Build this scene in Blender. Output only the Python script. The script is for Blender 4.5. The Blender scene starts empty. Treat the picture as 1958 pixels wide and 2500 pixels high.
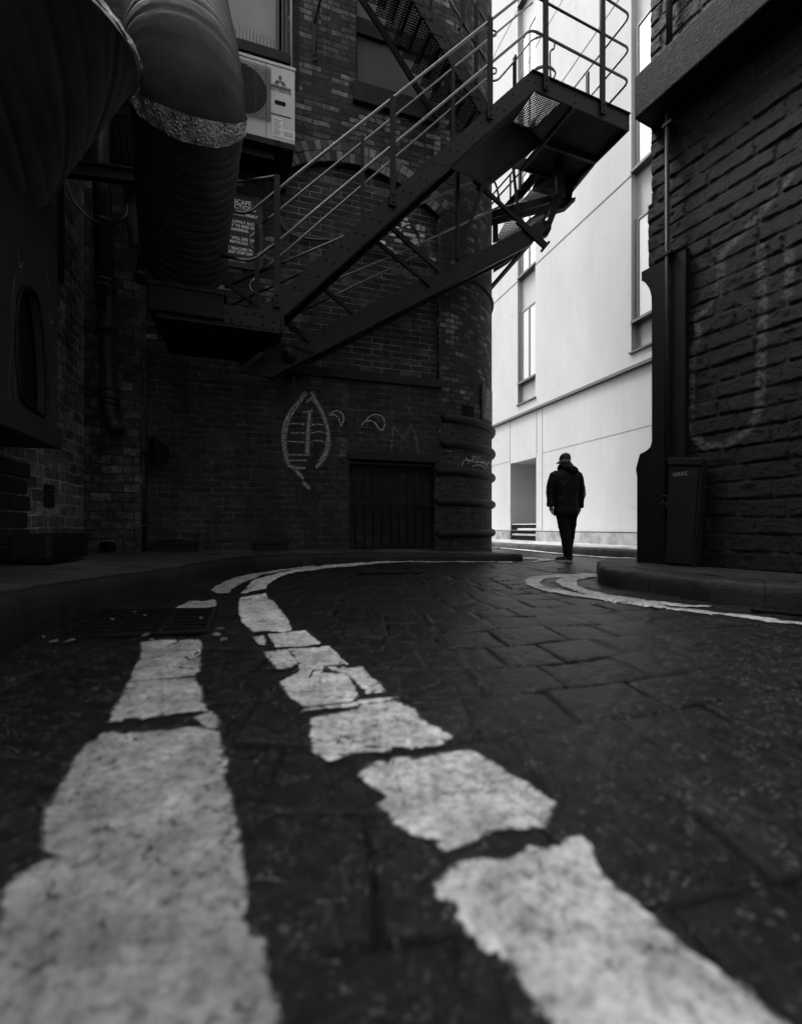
import bpy, bmesh, math, random
import numpy as np
from mathutils import Vector, Matrix
from mathutils.geometry import tessellate_polygon
R_ = math.radians
random.seed(7)
scene = bpy.context.scene
COLL = scene.collection

# ------------------------------------------------------------ camera
F, CX, HY, CZ = 1124.0, 979.0, 1287.0, 0.564      # focal length and horizon in photograph pixels
cam_d = bpy.data.cameras.new('Camera'); cam = bpy.data.objects.new('Camera', cam_d); COLL.objects.link(cam)
cam_d.sensor_fit = 'HORIZONTAL'; cam_d.sensor_width = 24.0
cam_d.lens = 24.0 * F / 1958.0
cam_d.shift_y = (HY - 1250.0) / 1958.0
cam_d.clip_start = 0.02; cam_d.clip_end = 500
cam.location = (0, 0, CZ); cam.rotation_euler = (R_(90), 0, 0)
cam_d.dof.use_dof = True; cam_d.dof.focus_distance = 7.0; cam_d.dof.aperture_fstop = 1.15
scene.camera = cam

# ------------------------------------------------------------ world, sun, exposure
SUN_EL, SUN_AZ = 60.0, (-0.86, 0.51)              # sun behind the brick building, past its made-up shallow rear on the left
world = bpy.data.worlds.new('World'); scene.world = world; world.use_nodes = True
wn = world.node_tree; wn.nodes.clear()
sky = wn.nodes.new('ShaderNodeTexSky'); sky.sky_type = 'NISHITA'; sky.sun_disc = False
sky.sun_elevation = R_(SUN_EL); sky.sun_rotation = math.atan2(SUN_AZ[0], SUN_AZ[1]) % (2*math.pi)
sky.dust_density = 4.0
bwn = wn.nodes.new('ShaderNodeRGBToBW'); bg = wn.nodes.new('ShaderNodeBackground'); wo = wn.nodes.new('ShaderNodeOutputWorld')
bg.inputs['Strength'].default_value = 0.15
wn.links.new(sky.outputs[0], bwn.inputs[0]); wn.links.new(bwn.outputs[0], bg.inputs['Color']); wn.links.new(bg.outputs[0], wo.inputs[0])
sl = bpy.data.lights.new('Sun', 'SUN'); sl.energy = 0.5; sl.angle = R_(12.0); sl.color = (1, 1, 1)
so = bpy.data.objects.new('Sun', sl); COLL.objects.link(so)
ce = math.cos(R_(SUN_EL)); sd = Vector((SUN_AZ[0]*ce, SUN_AZ[1]*ce, math.sin(R_(SUN_EL)))).normalized()
so.rotation_euler = (-sd).to_track_quat('-Z', 'Y').to_euler()
scene.view_settings.view_transform = 'Standard'; scene.view_settings.look = 'None'
scene.view_settings.exposure = 1.9; scene.view_settings.gamma = 1.0
scene.cycles.max_bounces = 6; scene.cycles.diffuse_bounces = 4; scene.cycles.glossy_bounces = 3
scene.cycles.transparent_max_bounces = 12
try: scene.cycles.use_denoising = True
except Exception: pass

# ------------------------------------------------------------ helpers: geometry
def V(*a): return Vector(a)
def P(px, py, Y): return Vector(((px-CX)/F*Y, Y, CZ + (HY-py)/F*Y))
class Plane:                                       # a vertical plane through p0 along d, n points at the viewer's side
    def __init__(s, p0, d, n): s.p0 = Vector(p0); s.d = Vector(d).normalized(); s.n = Vector(n).normalized()
    def off(s, k): return Plane(s.p0 + s.n*k, s.d, s.n)
    def hit(s, px, py):
        a = (px-CX)/F; q = s.n
        Y = (s.p0.x*q.x + s.p0.y*q.y) / (a*q.x + q.y)
        return Vector((a*Y, Y, CZ + (HY-py)/F*Y))
    def loc(s, px, py):
        h = s.hit(px, py); return ((h.x-s.p0.x)*s.d.x + (h.y-s.p0.y)*s.d.y, h.z)
    def w(s, a, z, k=0.0): return Vector((s.p0.x + s.d.x*a + s.n.x*k, s.p0.y + s.d.y*a + s.n.y*k, z))
U2 = Vector((.953, .304)).normalized(); U1 = Vector((-U2.y, U2.x)); NB = Vector((U2.y, -U2.x))
FP = Plane((0, 8.16), U2, NB)                      # brick front
WP = Plane((8.31, 0), U1, -U2)                     # pale building
RP = Plane((2.73, 5.15), (-.445, .895), (-.895, -.445))   # stone building on the right
LP = Plane((-2.365, 0), U1, U2)                    # left building
PP = Plane((-4.407, 6.4), U2, NB)                  # brick pier
SD = Vector((.937, .349)).normalized(); SN = Vector((SD.y, -SD.x))
def SA(c): return Plane((0, c), SD, SN)            # planes of the fire escape
COLC = Vector((.72 - .304*1.78, 8.39 + .953*1.78)); COLR = 1.78
TS = FP.loc(1075, 1287)[0]                         # where the flat front turns into the rounded corner
COLC = Vector((FP.w(TS, 0).x, FP.w(TS, 0).y)) - NB*COLR
def CW(a, z, k=0.0):                               # point on the rounded corner, a = arc length
    t = a/COLR; q = COLC + (NB*math.cos(t) + U2*math.sin(t))*(COLR+k); return Vector((q.x, q.y, z))
def chit(px, py):
    a = (px-CX)/F; dx, dy = a, 1.0
    A = dx*dx+dy*dy; B = -2*(dx*COLC.x+dy*COLC.y); Cc = COLC.length_squared - COLR**2
    D = B*B-4*A*Cc; Y = (-B - math.sqrt(max(D, 0)))/(2*A)
    q = Vector((a*Y, Y)) - COLC
    return COLR*math.atan2(q.dot(U2), q.dot(NB)), CZ+(HY-py)/F*Y

class MB:
    def __init__(s): s.v = []; s.f = []; s.t = []; s.cur = 0.5
    def add(s, vs, fs):
        b = len(s.v); s.v += [tuple(v) for v in vs]
        for f in fs: s.f.append(tuple(b+i for i in f)); s.t.append(s.cur)
    def quad(s, a, b, c, d): s.add([a, b, c, d], [(0, 1, 2, 3)])
    def hexa(s, p): s.add(p, [(0,3,2,1),(4,5,6,7),(0,1,5,4),(1,2,6,5),(2,3,7,6),(3,0,4,7)])
    def box(s, c, h, ax=None):
        c = Vector(c); X, Y, Z = ax if ax else (V(1,0,0), V(0,1,0), V(0,0,1))
        X, Y, Z = X*h[0], Y*h[1], Z*h[2]
        s.hexa([c-X-Y-Z, c+X-Y-Z, c+X+Y-Z, c-X+Y-Z, c-X-Y+Z, c+X-Y+Z, c+X+Y+Z, c-X+Y+Z])
    def pbox(s, pl, s0, s1, z0, z1, k0, k1):       # box in a plane's own axes
        s.hexa([pl.w(s0,z0,k1), pl.w(s1,z0,k1), pl.w(s1,z0,k0), pl.w(s0,z0,k0),
                pl.w(s0,z1,k1), pl.w(s1,z1,k1), pl.w(s1,z1,k0), pl.w(s0,z1,k0)])
    def beam(s, a, b, w, h, side=None):
        a, b = Vector(a), Vector(b); d = (b-a)
        if d.length < 1e-6: return
        dn = d.normalized(); sx = Vector(side).normalized() if side is not None else None
        if sx is None:
            up = V(0,0,1) if abs(dn.z) < .95 else V(0,1,0)
            sx = dn.cross(up).normalized()
        sx = (sx - dn*sx.dot(dn)).normalized(); sz = sx.cross(dn).normalized()
        s.box((a+b)/2, (w/2, d.length/2, h/2), (sx, dn, sz))
    def prism(s, pts, ext):                        # polygon (concave allowed) pushed along ext
        n = len(pts); pts = [Vector(p) for p in pts]; ext = Vector(ext)
        tri = tessellate_polygon([pts])
        s.add(pts + [p+ext for p in pts], [tuple(t) for t in tri] + [tuple(n+i for i in reversed(t)) for t in tri]
              + [(i, (i+1) % n, n+(i+1) % n, n+i) for i in range(n)])
    def tube(s, pts, r, seg=10, cap=True, rf=None):
        pts = [Vector(p) for p in pts]; n = len(pts); up = None; base = len(s.v)
        for i, p in enumerate(pts):
            t = (pts[min(i+1, n-1)] - pts[max(i-1, 0)]).normalized()
            if up is None:
                up = V(0,0,1) if abs(t.z) < .9 else V(0,1,0)
                up = (up - t*up.dot(t)).normalized()
            else: up = (up - t*up.dot(t)).normalized()
            sx = t.cross(up)
            ri = r[i] if isinstance(r, (list, tuple)) else r
            for k in range(seg):
                a = 2*math.pi*k/seg; rr = ri*(rf(i, a) if rf else 1)
                s.v.append(tuple(p + up*math.cos(a)*rr + sx*math.sin(a)*rr))
        for i in range(n-1):
            for k in range(seg):
                k2 = (k+1) % seg
                s.f.append((base+i*seg+k, base+i*seg+k2, base+(i+1)*seg+k2, base+(i+1)*seg+k)); s.t.append(s.cur)
        if cap:
            s.f.append(tuple(base+k for k in reversed(range(seg)))); s.t.append(s.cur)
            s.f.append(tuple(base+(n-1)*seg+k for k in range(seg))); s.t.append(s.cur)
    def dome(s, c, n, r, hgt=.6):                  # a rivet head
        c, n = Vector(c), Vector(n).normalized(); a = n.orthogonal().normalized(); b = n.cross(a); vs = []
        for i, (rr, hh) in enumerate(((1, 0), (.8, .6), (.4, .95))):
            for k in range(8):
                t = k*math.pi/4; vs.append(c + (a*math.cos(t)+b*math.sin(t))*r*rr + n*r*hgt*hh)
        fs = [(i*8+k, i*8+(k+1) % 8, (i+1)*8+(k+1) % 8, (i+1)*8+k) for i in range(2) for k in range(8)] + [tuple(range(16, 24))]
        s.add(vs, fs)
    def build(s, name, m, parent=None, smooth=False, uvd=None, uvf=None, bev=0, wn_=False):
        me = bpy.data.meshes.new(name); me.from_pydata(s.v, [], s.f); me.update()
        o = bpy.data.objects.new(name, me); COLL.objects.link(o)
        if m: me.materials.append(m)
        if parent:
            o.parent = parent; o.matrix_parent_inverse = Matrix.Translation(-parent_world(parent))
        at = me.attributes.new('tint', 'FLOAT', 'FACE'); at.data.foreach_set('value', s.t)
        if uvd is not None or uvf is not None:
            uv = me.uv_layers.new(name='UVMap')
            for p in me.polygons:
                nx = abs(p.normal.z)
                for li in p.loop_indices:
                    co = me.vertices[me.loops[li].vertex_index].co
                    if uvf: uv.data[li].uv = uvf(co)
                    elif nx > .8: uv.data[li].uv = (co.x, co.y)
                    else:
                        dd = Vector(uvd); q = Vector((co.x, co.y))
                        if abs(p.normal.x*dd.x + p.normal.y*dd.y) > .7: dd = Vector((-dd.y, dd.x))
                        uv.data[li].uv = (q.dot(dd), co.z)
        if smooth: me.polygons.foreach_set('use_smooth', [True]*len(me.polygons))
        if bev:
            b = o.modifiers.new('b', 'BEVEL'); b.width = bev; b.segments = 2; b.limit_method = 'ANGLE'; b.angle_limit = R_(40)
        return o
def parent_world(p): return Vector(p.location) if p.type == 'EMPTY' else Vector((0, 0, 0))
def tag(o, label, cat, group=None, kind=None):
    if label: o['label'] = label
    if cat: o['category'] = cat
    if group: o['group'] = group
    if kind: o['kind'] = kind
    return o
def thing(name, loc, label, cat, group=None):
    o = bpy.data.objects.new(name, None); COLL.objects.link(o); o.location = loc; o.empty_display_size = .1
    return tag(o, label, cat, group)
def sub(a, b, n):                                  # evenly spaced points between
    return [Vector(a).lerp(Vector(b), i/n) for i in range(n+1)]
def smooth_path(pts, n=6):                         # Catmull-Rom
    pts = [Vector(p) for p in pts]; out = []
    for i in range(len(pts)-1):
        p0 = pts[max(i-1, 0)]; p1 = pts[i]; p2 = pts[i+1]; p3 = pts[min(i+2, len(pts)-1)]
        for k in range(n):
            t = k/n
            out.append(.5*((2*p1)+(p2-p0)*t+(2*p0-5*p1+4*p2-p3)*t*t+(3*p1-p0-3*p2+p3)*t**3))
    out.append(pts[-1]); return out
def bend_path(pts, rad, n=5):                      # straight runs with rounded corners
    pts = [Vector(p) for p in pts]; out = [pts[0]]
    for i in range(1, len(pts)-1):
        a, b, c = pts[i-1], pts[i], pts[i+1]
        r = min(rad, (a-b).length*.45, (c-b).length*.45)
        q0 = b+(a-b).normalized()*r; q1 = b+(c-b).normalized()*r
        for k in range(n+1):
            t = k/n; out.append(q0*(1-t)**2 + b*2*t*(1-t) + q1*t*t)
    out.append(pts[-1]); return out

# ------------------------------------------------------------ helpers: numpy noise
def _h(i, j, s=0):
    n = (i.astype(np.int64)*374761393 + j.astype(np.int64)*668265263 + s*1442695041) & 0x7fffffff
    n = ((n ^ (n >> 13))*1274126177) & 0x7fffffff
    return ((n ^ (n >> 16)) & 0xffff)/65535.0
def vnoise(x, y, s=0):
    i = np.floor(x); j = np.floor(y); fx = x-i; fy = y-j; fx = fx*fx*(3-2*fx); fy = fy*fy*(3-2*fy)
    i = i.astype(np.int64); j = j.astype(np.int64)
    return (_h(i,j,s)*(1-fx)+_h(i+1,j,s)*fx)*(1-fy)+(_h(i,j+1,s)*(1-fx)+_h(i+1,j+1,s)*fx)*fy
def fbm(x, y, o=4, s=0):
    a = .5; r = 0; 
    for k in range(o): r = r + a*vnoise(x*2**k, y*2**k, s+k); a *= .5
    return r

# ------------------------------------------------------------ materials
class N:
    def __init__(s, name):
        s.m = bpy.data.materials.new(name); s.m.use_nodes = True; s.t = s.m.node_tree; s.t.nodes.clear()
        s.out = s.t.nodes.new('ShaderNodeOutputMaterial'); s.b = s.t.nodes.new('ShaderNodeBsdfPrincipled')
        s.t.links.new(s.b.outputs[0], s.out.inputs[0])
    def n(s, ty, **kw):
        x = s.t.nodes.new(ty)
        for k, v in kw.items():
            if k in ('_in',):
                for kk, vv in v.items(): s.put(x.inputs[kk], vv)
            else: setattr(x, k, v)
        return x
    def put(s, sock, v):
        if isinstance(v, bpy.types.NodeSocket): s.t.links.new(v, sock)
        else:
            try: sock.default_value = v
            except Exception: sock.default_value = (v, v, v, 1) if len(sock.default_value) == 4 else (v, v, v)
    def math(s, op, a, b=0.0, c=0.0, clamp=False):
        x = s.n('ShaderNodeMath', operation=op, use_clamp=clamp); s.put(x.inputs[0], a); s.put(x.inputs[1], b)
        if op in ('MULTIPLY_ADD', 'SMOOTH_MIN'): s.put(x.inputs[2], c)
        return x.outputs[0]
    def noise(s, vec, scale, detail=3, rough=.55, dist=0):
        x = s.n('ShaderNodeTexNoise'); s.put(x.inputs['Scale'], scale); s.put(x.inputs['Detail'], detail)
        s.put(x.inputs['Roughness'], rough); s.put(x.inputs['Distortion'], dist)
        if vec is not None: s.put(x.inputs['Vector'], vec)
        return x.outputs['Fac']
    def ramp(s, f, *st):
        x = s.n('ShaderNodeValToRGB'); s.put(x.inputs[0], f); cr = x.color_ramp
        while len(cr.elements) < len(st): cr.elements.new(.5)
        for e, (p, v) in zip(cr.elements, st): e.position = p; e.color = (v, v, v, 1)
        b = s.n('ShaderNodeRGBToBW'); s.put(b.inputs[0], x.outputs[0]); return b.outputs[0]
    def mix(s, f, a, b):
        x = s.n('ShaderNodeMix', data_type='FLOAT'); s.put(x.inputs[0], f); s.put(x.inputs[2], a); s.put(x.inputs[3], b); return x.outputs[0]
    def col(s, v):
        x = s.n('ShaderNodeCombineColor')
        for i in range(3): s.put(x.inputs[i], v)
        s.put(s.b.inputs['Base Color'], x.outputs[0])
    def attr(s, n): return s.n('ShaderNodeAttribute', attribute_name=n).outputs['Fac']
    def pos(s): return s.n('ShaderNodeNewGeometry').outputs['Position']
    def uv(s): return s.n('ShaderNodeTexCoord').outputs['UV']
    def scl(s, v, sc):
        x = s.n('ShaderNodeMapping'); s.put(x.inputs[0], v); x.inputs['Scale'].default_value = sc; return x.outputs[0]
    def bump(s, h, st=.5, d=.01, prev=None):
        x = s.n('ShaderNodeBump'); s.put(x.inputs['Height'], h); x.inputs['Strength'].default_value = st; x.inputs['Distance'].default_value = d
        if prev: s.put(x.inputs['Normal'], prev)
        s.put(s.b.inputs['Normal'], x.outputs[0]); return x.outputs[0]
    def fin(s, rough=.7, spec=.3, metal=0.0):
        s.put(s.b.inputs['Roughness'], rough); s.put(s.b.inputs['Specular IOR Level'], spec); s.put(s.b.inputs['Metallic'], metal); return s.m

def plain(name, v, rough=.6, spec=.4, metal=0., var=.35, sc=6., bump=.3, bd=.002, bsc=90.):
    k = N(name); p = k.pos(); a = k.noise(p, sc, 4); c = k.math('MULTIPLY', v, k.math('MULTIPLY_ADD', a, 2*var, 1-var)); k.col(c)
    k.bump(k.noise(p, bsc, 3), bump, bd)
    return k.fin(k.math('MULTIPLY_ADD', k.noise(p, sc*3, 3), .3, rough-.15), spec, metal)

def brickmat(name, bw, bh, dark, light, mortar, zp=None, zdark=.4, lightfrac=.25, mort=.012, relief=.012, rough=.75, spec=.25, soot=.6, warp=.012, zscale=1.0):
    """sooty brickwork in metres: uneven courses, odd pale bricks, soot, paint below height zp"""
    k = N(name); uv = k.uv(); p = k.pos()
    nz = k.n('ShaderNodeTexNoise'); k.put(nz.inputs['Vector'], uv); nz.inputs['Scale'].default_value = 5.; nz.inputs['Detail'].default_value = 4.
    sb = k.n('ShaderNodeVectorMath', operation='SUBTRACT'); k.put(sb.inputs[0], nz.outputs['Color']); sb.inputs[1].default_value = (.5, .5, .5)
    sc = k.n('ShaderNodeVectorMath', operation='SCALE'); k.put(sc.inputs[0], sb.outputs[0]); sc.inputs['Scale'].default_value = warp*2
    ad = k.n('ShaderNodeVectorMath', operation='ADD'); k.put(ad.inputs[0], uv); k.put(ad.inputs[1], sc.outputs[0])
    br = k.n('ShaderNodeTexBrick'); k.put(br.inputs['Vector'], ad.outputs[0])
    br.inputs['Color1'].default_value = (0, 0, 0, 1); br.inputs['Color2'].default_value = (1, 1, 1, 1); br.inputs['Mortar'].default_value = (.5, .5, .5, 1)
    br.inputs['Scale'].default_value = 1; br.inputs['Mortar Size'].default_value = mort; br.inputs['Mortar Smooth'].default_value = .35
    br.inputs['Brick Width'].default_value = bw; br.inputs['Row Height'].default_value = bh; br.inputs['Bias'].default_value = 0
    bwn = k.n('ShaderNodeRGBToBW'); k.put(bwn.inputs[0], br.outputs['Color']); tint = bwn.outputs[0]
    f = br.outputs['Fac']
    body = k.ramp(tint, (0, dark*.6), (1-lightfrac, dark*1.25), (1, light))
    fine = k.noise(uv, 55, 5, .65); mid = k.noise(uv, 9, 4, .6); big = k.noise(uv, .9, 4, .6)
    body = k.math('MULTIPLY', body, k.ramp(mid, (.3, .35), (.7, 1.75)))
    body = k.math('MULTIPLY', body, k.ramp(fine, (.3, .45), (.7, 1.55)))
    body = k.math('MULTIPLY', body, k.ramp(k.noise(uv, 2.2, 3), (.35, .55), (.65, 1.3)))
    mo = k.math('MULTIPLY', mortar, k.ramp(k.noise(uv, 3.3, 4), (.35, .35), (.65, 1.5)))
    c = k.mix(f, body, mo)
    c = k.math('MULTIPLY', c, k.ramp(big, (.3, 1-soot), (.7, 1.15)))
    # rain streaks
    st = k.noise(k.scl(uv, (3.0, .35, 1)), 1.6, 5, .7)
    c = k.math('MULTIPLY', c, k.ramp(st, (.35, .65), (.65, 1.15)))
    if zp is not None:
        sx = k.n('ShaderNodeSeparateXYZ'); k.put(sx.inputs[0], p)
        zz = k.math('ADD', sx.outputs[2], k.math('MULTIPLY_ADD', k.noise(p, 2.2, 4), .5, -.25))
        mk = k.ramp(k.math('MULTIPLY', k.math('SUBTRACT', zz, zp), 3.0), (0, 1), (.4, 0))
        pv = k.math('MULTIPLY', zdark, k.ramp(k.noise(uv, 11, 6, .75), (.33, .35), (.68, 2.0))); pv = k.math('MULTIPLY', pv, k.math('MULTIPLY_ADD', tint, .9, .55)); pv = k.math('MULTIPLY', pv, k.math('MULTIPLY_ADD', k.math('MULTIPLY', f, k.ramp(k.noise(uv, 3.1, 5, .7), (.4, 0), (.6, 1))), 2.2, .9)); pv = k.math('MULTIPLY', pv, k.ramp(k.noise(k.scl(uv, (2.2, .4, 1)), 1.1, 5, .7), (.36, .5), (.62, 1.7)))  # highlights on the mortar painted into the colour in broken patches
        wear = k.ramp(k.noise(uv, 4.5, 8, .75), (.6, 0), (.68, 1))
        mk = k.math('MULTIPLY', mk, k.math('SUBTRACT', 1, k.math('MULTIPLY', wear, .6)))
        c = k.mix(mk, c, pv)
    k.col(c)
    hgt = k.math('SUBTRACT', k.math('MULTIPLY', k.math('SUBTRACT', 1, f), k.math('MULTIPLY_ADD', tint, .35, .8)), 0)
    hgt = k.math('ADD', hgt, k.math('MULTIPLY', mid, .55)); hgt = k.math('ADD', hgt, k.math('MULTIPLY', fine, .28))
    k.bump(hgt, 1.0, relief)
    return k.fin(k.math('MULTIPLY_ADD', fine, .3, rough-.15), spec)

M = {}
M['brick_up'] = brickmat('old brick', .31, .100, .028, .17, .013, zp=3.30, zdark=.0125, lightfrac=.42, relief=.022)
M['brick_arch'] = brickmat('arch infill brick',   .36, .106, .024, .075, .17, lightfrac=.25, mort=.0085, relief=.02, warp=.005, soot=.45)
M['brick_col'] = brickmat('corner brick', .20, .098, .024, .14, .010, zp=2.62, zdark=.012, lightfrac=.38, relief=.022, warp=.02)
M['brick_left'] = brickmat('left brick', .30, .140, .11, .24, .34, lightfrac=.3, mort=.009, relief=.05, warp=.03)
M['brick_pier'] = brickmat('pier brick', .27, .132, .062, .14, .030, lightfrac=.3, mort=.011, relief=.07, warp=.03)
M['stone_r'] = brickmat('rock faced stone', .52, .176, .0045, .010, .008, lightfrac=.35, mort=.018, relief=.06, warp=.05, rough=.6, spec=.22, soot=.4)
M['grille_brick'] = brickmat('painted brick infill', .3, .086, .010, .02, .012, mort=.008, relief=.01, warp=.004)
M['stone_dark'] = plain('sooty sandstone', .015, .75, .15, var=.45, sc=5, bump=.6, bd=.01, bsc=40)
M['stone_lintel'] = plain('weathered stone band', .018, .75, .15, var=.4, sc=7, bump=.6, bd=.012, bsc=45)
M['render_dark'] = plain('dark painted render', .005, .6, .4, var=.5, sc=3, bump=.4, bd=.006, bsc=25)
M['band'] = plain('black painted stone roll', .010, .6, .18, var=.5, sc=9, bump=.6, bd=.006, bsc=45)
M['plaster'] = plain('black corner plaster', .0050, .6, .15, var=.25, sc=4, bump=.3, bd=.003, bsc=80)
M['iron'] = plain('black painted iron', .0035, .5, .14, var=.6, sc=10, bump=.35, bd=.003, bsc=120)
M['pale_joint'] = None
M['iron_lt'] = plain('worn painted iron', .0058, .5, .16, var=.85, sc=14, bump=.45, bd=.004, bsc=90)
M['rail'] = plain('wet black rail', .009, .22, 1.0, var=.3, sc=12, bump=.2, bd=.001, bsc=60)
M['duct'] = plain('black duct wrap', .055, .5, .1, var=.5, sc=4, bump=.5, bd=.012, bsc=11)
M['duct2'] = plain('black vapour wrap', .085, .5, .2, var=.5, sc=3, bump=.5, bd=.012, bsc=9)
M['rubber'] = plain('black cable rubber', .012, .35, .5, var=.2)
M['pipe'] = plain('cast iron pipe', .009, .5, .2, var=.4, sc=8, bump=.3, bd=.004, bsc=60)
M['grey'] = plain('grey painted steel', .42, .45, .4, var=.14, sc=5, bump=.15, bd=.002, bsc=50)
M['greyd'] = plain('dark steel housing', .0060, .55, .12, var=.4, sc=4, bump=.25, bd=.004, bsc=40)
M['cab'] = plain('grimy metal cabinet', .010, .5, .18, var=.6, sc=7, bump=.4, bd=.004, bsc=40)
M['black'] = plain('deep black', .004, .8, .1, var=.2)
M['logo'] = plain('printed mark', .05, .5, .3, var=.1)
M['lightstrip'] = plain('pale metal strip', .35, .5, .4, var=.5, sc=12)
M['signblack'] = plain('dark enamel sign', .030, .55, .25, var=.2, sc=3, bump=.05)
M['signtext'] = plain('sign lettering', .34, .5, .3, var=.15, sc=30)
M['signtextd'] = plain('worn sign lettering', .85, .5, .3, var=.2, sc=30)
M['paper'] = plain('paper label', .62, .7, .2, var=.15, sc=40)
M['board'] = plain('grey window board', .045, .6, .35, var=.4, sc=2.5, bump=.15, bd=.003, bsc=15)
M['frost'] = plain('frosted pane', .16, .5, .4, var=.3, sc=3, bump=.3, bd=.002, bsc=160)
M['skin'] = plain('skin', .14, .55, .4, var=.1)
M['coat'] = plain('black waxed coat', .0055, .6, .15, var=.3, sc=14, bump=.6, bd=.006, bsc=9)
M['trouser'] = plain('black trousers', .007, .8, .15, var=.3, sc=14, bump=.8, bd=.01, bsc=16)
M['cap'] = plain('charcoal cap cloth', .028, .8, .2, var=.35, sc=40, bump=.5, bd=.003, bsc=90)
M['shoe'] = plain('shoe leather', .02, .5, .4, var=.2)
M['sole'] = plain('pale shoe sole', .35, .7, .2, var=.2)
M['glass'] = plain('window glass with painted reflection', .36, .08, 1., var=.05, bump=0)  # bright reflection put into a pale base colour
M['wframe'] = plain('grey window frame', .22, .5, .4, var=.15)
M['litter'] = plain('dirty litter', .16, .7, .2)
M['housing'] = plain('scratched black housing', .022, .55, .2, var=.5, sc=6, bump=.3, bd=.004, bsc=30)
M['pj'] = plain('pale panel joint', .20, .7, .2, var=.3)  # grey for the panel joint lines and cabinet lettering
M['joint'] = plain('dark joint sealant', .10, .7, .2, var=.2)
M['ledge'] = plain('grey metal ledge', .06, .5, .4, var=.2)

def m_white():
    k = N('pale painted render'); p = k.pos(); sx = k.n('ShaderNodeSeparateXYZ'); k.put(sx.inputs[0], p)
    big = k.noise(k.scl(p, (1, 1, .35)), .7, 5, .6, .6); st = k.noise(k.scl(p, (7, 7, .25)), 1.2, 5, .7); fi = k.noise(p, 30, 4)
    c = k.math('MULTIPLY', .47, k.ramp(big, (.3, .86), (.7, 1.04)))
    c = k.math('MULTIPLY', c, k.ramp(st, (.3, .955), (.6, 1.0))); c = k.math('MULTIPLY', c, k.math('MULTIPLY_ADD', fi, .06, .97))
    sp = k.ramp(k.noise(k.scl(p, (1, 1, 2.2)), 1.3, 9, .72, .8), (.60, 1), (.72, .80)); c = k.math('MULTIPLY', c, sp)
    gr = k.ramp(k.math('ADD', sx.outputs[2], k.math('MULTIPLY_ADD', k.noise(p, 3.5, 6, .7), .5, -.25)), (.12, .45), (.52, 1))
    c = k.math('MULTIPLY', c, gr); k.col(c); k.bump(k.noise(p, 8, 6, .6), .35, .006); return k.fin(.85, .2)
M['white'] = m_white()
def m_plinth():
    k = N('stained plinth render'); p = k.pos()
    c = k.math('MULTIPLY', .30, k.ramp(k.noise(p, 2.4, 7, .7), (.3, .35), (.62, 1.2))); k.col(c); k.bump(k.noise(p, 30, 5), .5, .006); return k.fin(.8, .25)
M['plinth'] = m_plinth()

def m_foil():
    k = N('crinkled foil tape'); p = k.pos()
    v = k.n('ShaderNodeTexVoronoi'); v.feature = 'DISTANCE_TO_EDGE'; k.put(v.inputs['Vector'], k.scl(p, (1, 1, .5))); v.inputs['Scale'].default_value = 26
    h = k.math('ADD', k.noise(p, 22, 5, .7, 1.5), k.math('MULTIPLY', v.outputs['Distance'], 1.2))
    k.col(k.math('MULTIPLY_ADD', k.noise(p, 9, 4), .5, .10)); k.bump(h, 1.0, .03); return k.fin(.28, .5, .8)
M['foil'] = m_foil()

def m_ground(name, base, glint=.5):
    """wet, gritty stone setts: joint attribute darkens the joints, sparse light glints are painted in as pale specks"""
    k = N(name); p = k.pos(); j = k.attr('joint'); t = k.attr('sett')
    fi = k.noise(p, 170, 4, .7); md = k.noise(p, 24, 5, .65); bg_ = k.noise(p, 1.1, 4)
    c = k.math('MULTIPLY', base, k.math('MULTIPLY_ADD', t, .7, .65)); c = k.math('MULTIPLY', c, k.ramp(fi, (.36, .1), (.64, 2.1)))
    c = k.math('MULTIPLY', c, k.ramp(md, (.34, .30), (.66, 1.7)))
    c = k.math('MULTIPLY', c, k.ramp(k.noise(p, 320, 2, .6), (.35, .3), (.65, 1.8))); c = k.math('MULTIPLY', c, k.ramp(bg_, (.3, .7), (.7, 1.2)))
    g1 = k.ramp(k.noise(p, 105, 2, .5), (.575, 0), (.65, 1)); g2 = k.ramp(k.noise(p, 17, 3, .6), (.42, 0), (.62, 1))
    c = k.math('ADD', c, k.math('MULTIPLY', k.math('MULTIPLY', g1, g2), glint*.16))  # glints added to the base colour
    c = k.math('MULTIPLY', c, k.math('MULTIPLY_ADD', j, -.85, 1)); k.col(c)
    h = k.math('ADD', k.math('MULTIPLY', fi, .5), k.math('MULTIPLY', md, .8)); k.bump(h, 1.0, .0050)
    return k.fin(k.mix(j, k.math('MULTIPLY_ADD', fi, .50, .14), .9), k.math('MULTIPLY_ADD', k.math('MULTIPLY', j, k.math('MULTIPLY', -1, 1)), .16, .17))
M['road'] = m_ground('wet sett paving', .0060)
def m_rock():
    k = N('rock faced masonry'); p = k.pos(); j = k.attr('joint'); t = k.attr('sett'); fi = k.noise(p, 70, 5, .7)
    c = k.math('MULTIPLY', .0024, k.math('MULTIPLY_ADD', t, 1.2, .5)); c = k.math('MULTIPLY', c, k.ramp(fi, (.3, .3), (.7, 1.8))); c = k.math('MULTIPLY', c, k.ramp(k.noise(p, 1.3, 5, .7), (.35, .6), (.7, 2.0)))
    c = k.mix(j, c, .014); gf = k.math('MULTIPLY', k.attr('graf'), k.ramp(k.noise(p, 26, 5, .8), (.40, .1), (.60, 1))); c = k.mix(k.math('MULTIPLY', gf, .85), c, .10); k.col(c); k.bump(k.math('ADD', fi, k.noise(p, 22, 5, .7)), 1.0, .020); return k.fin(.45, .13)
M['rock'] = m_rock()
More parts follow.
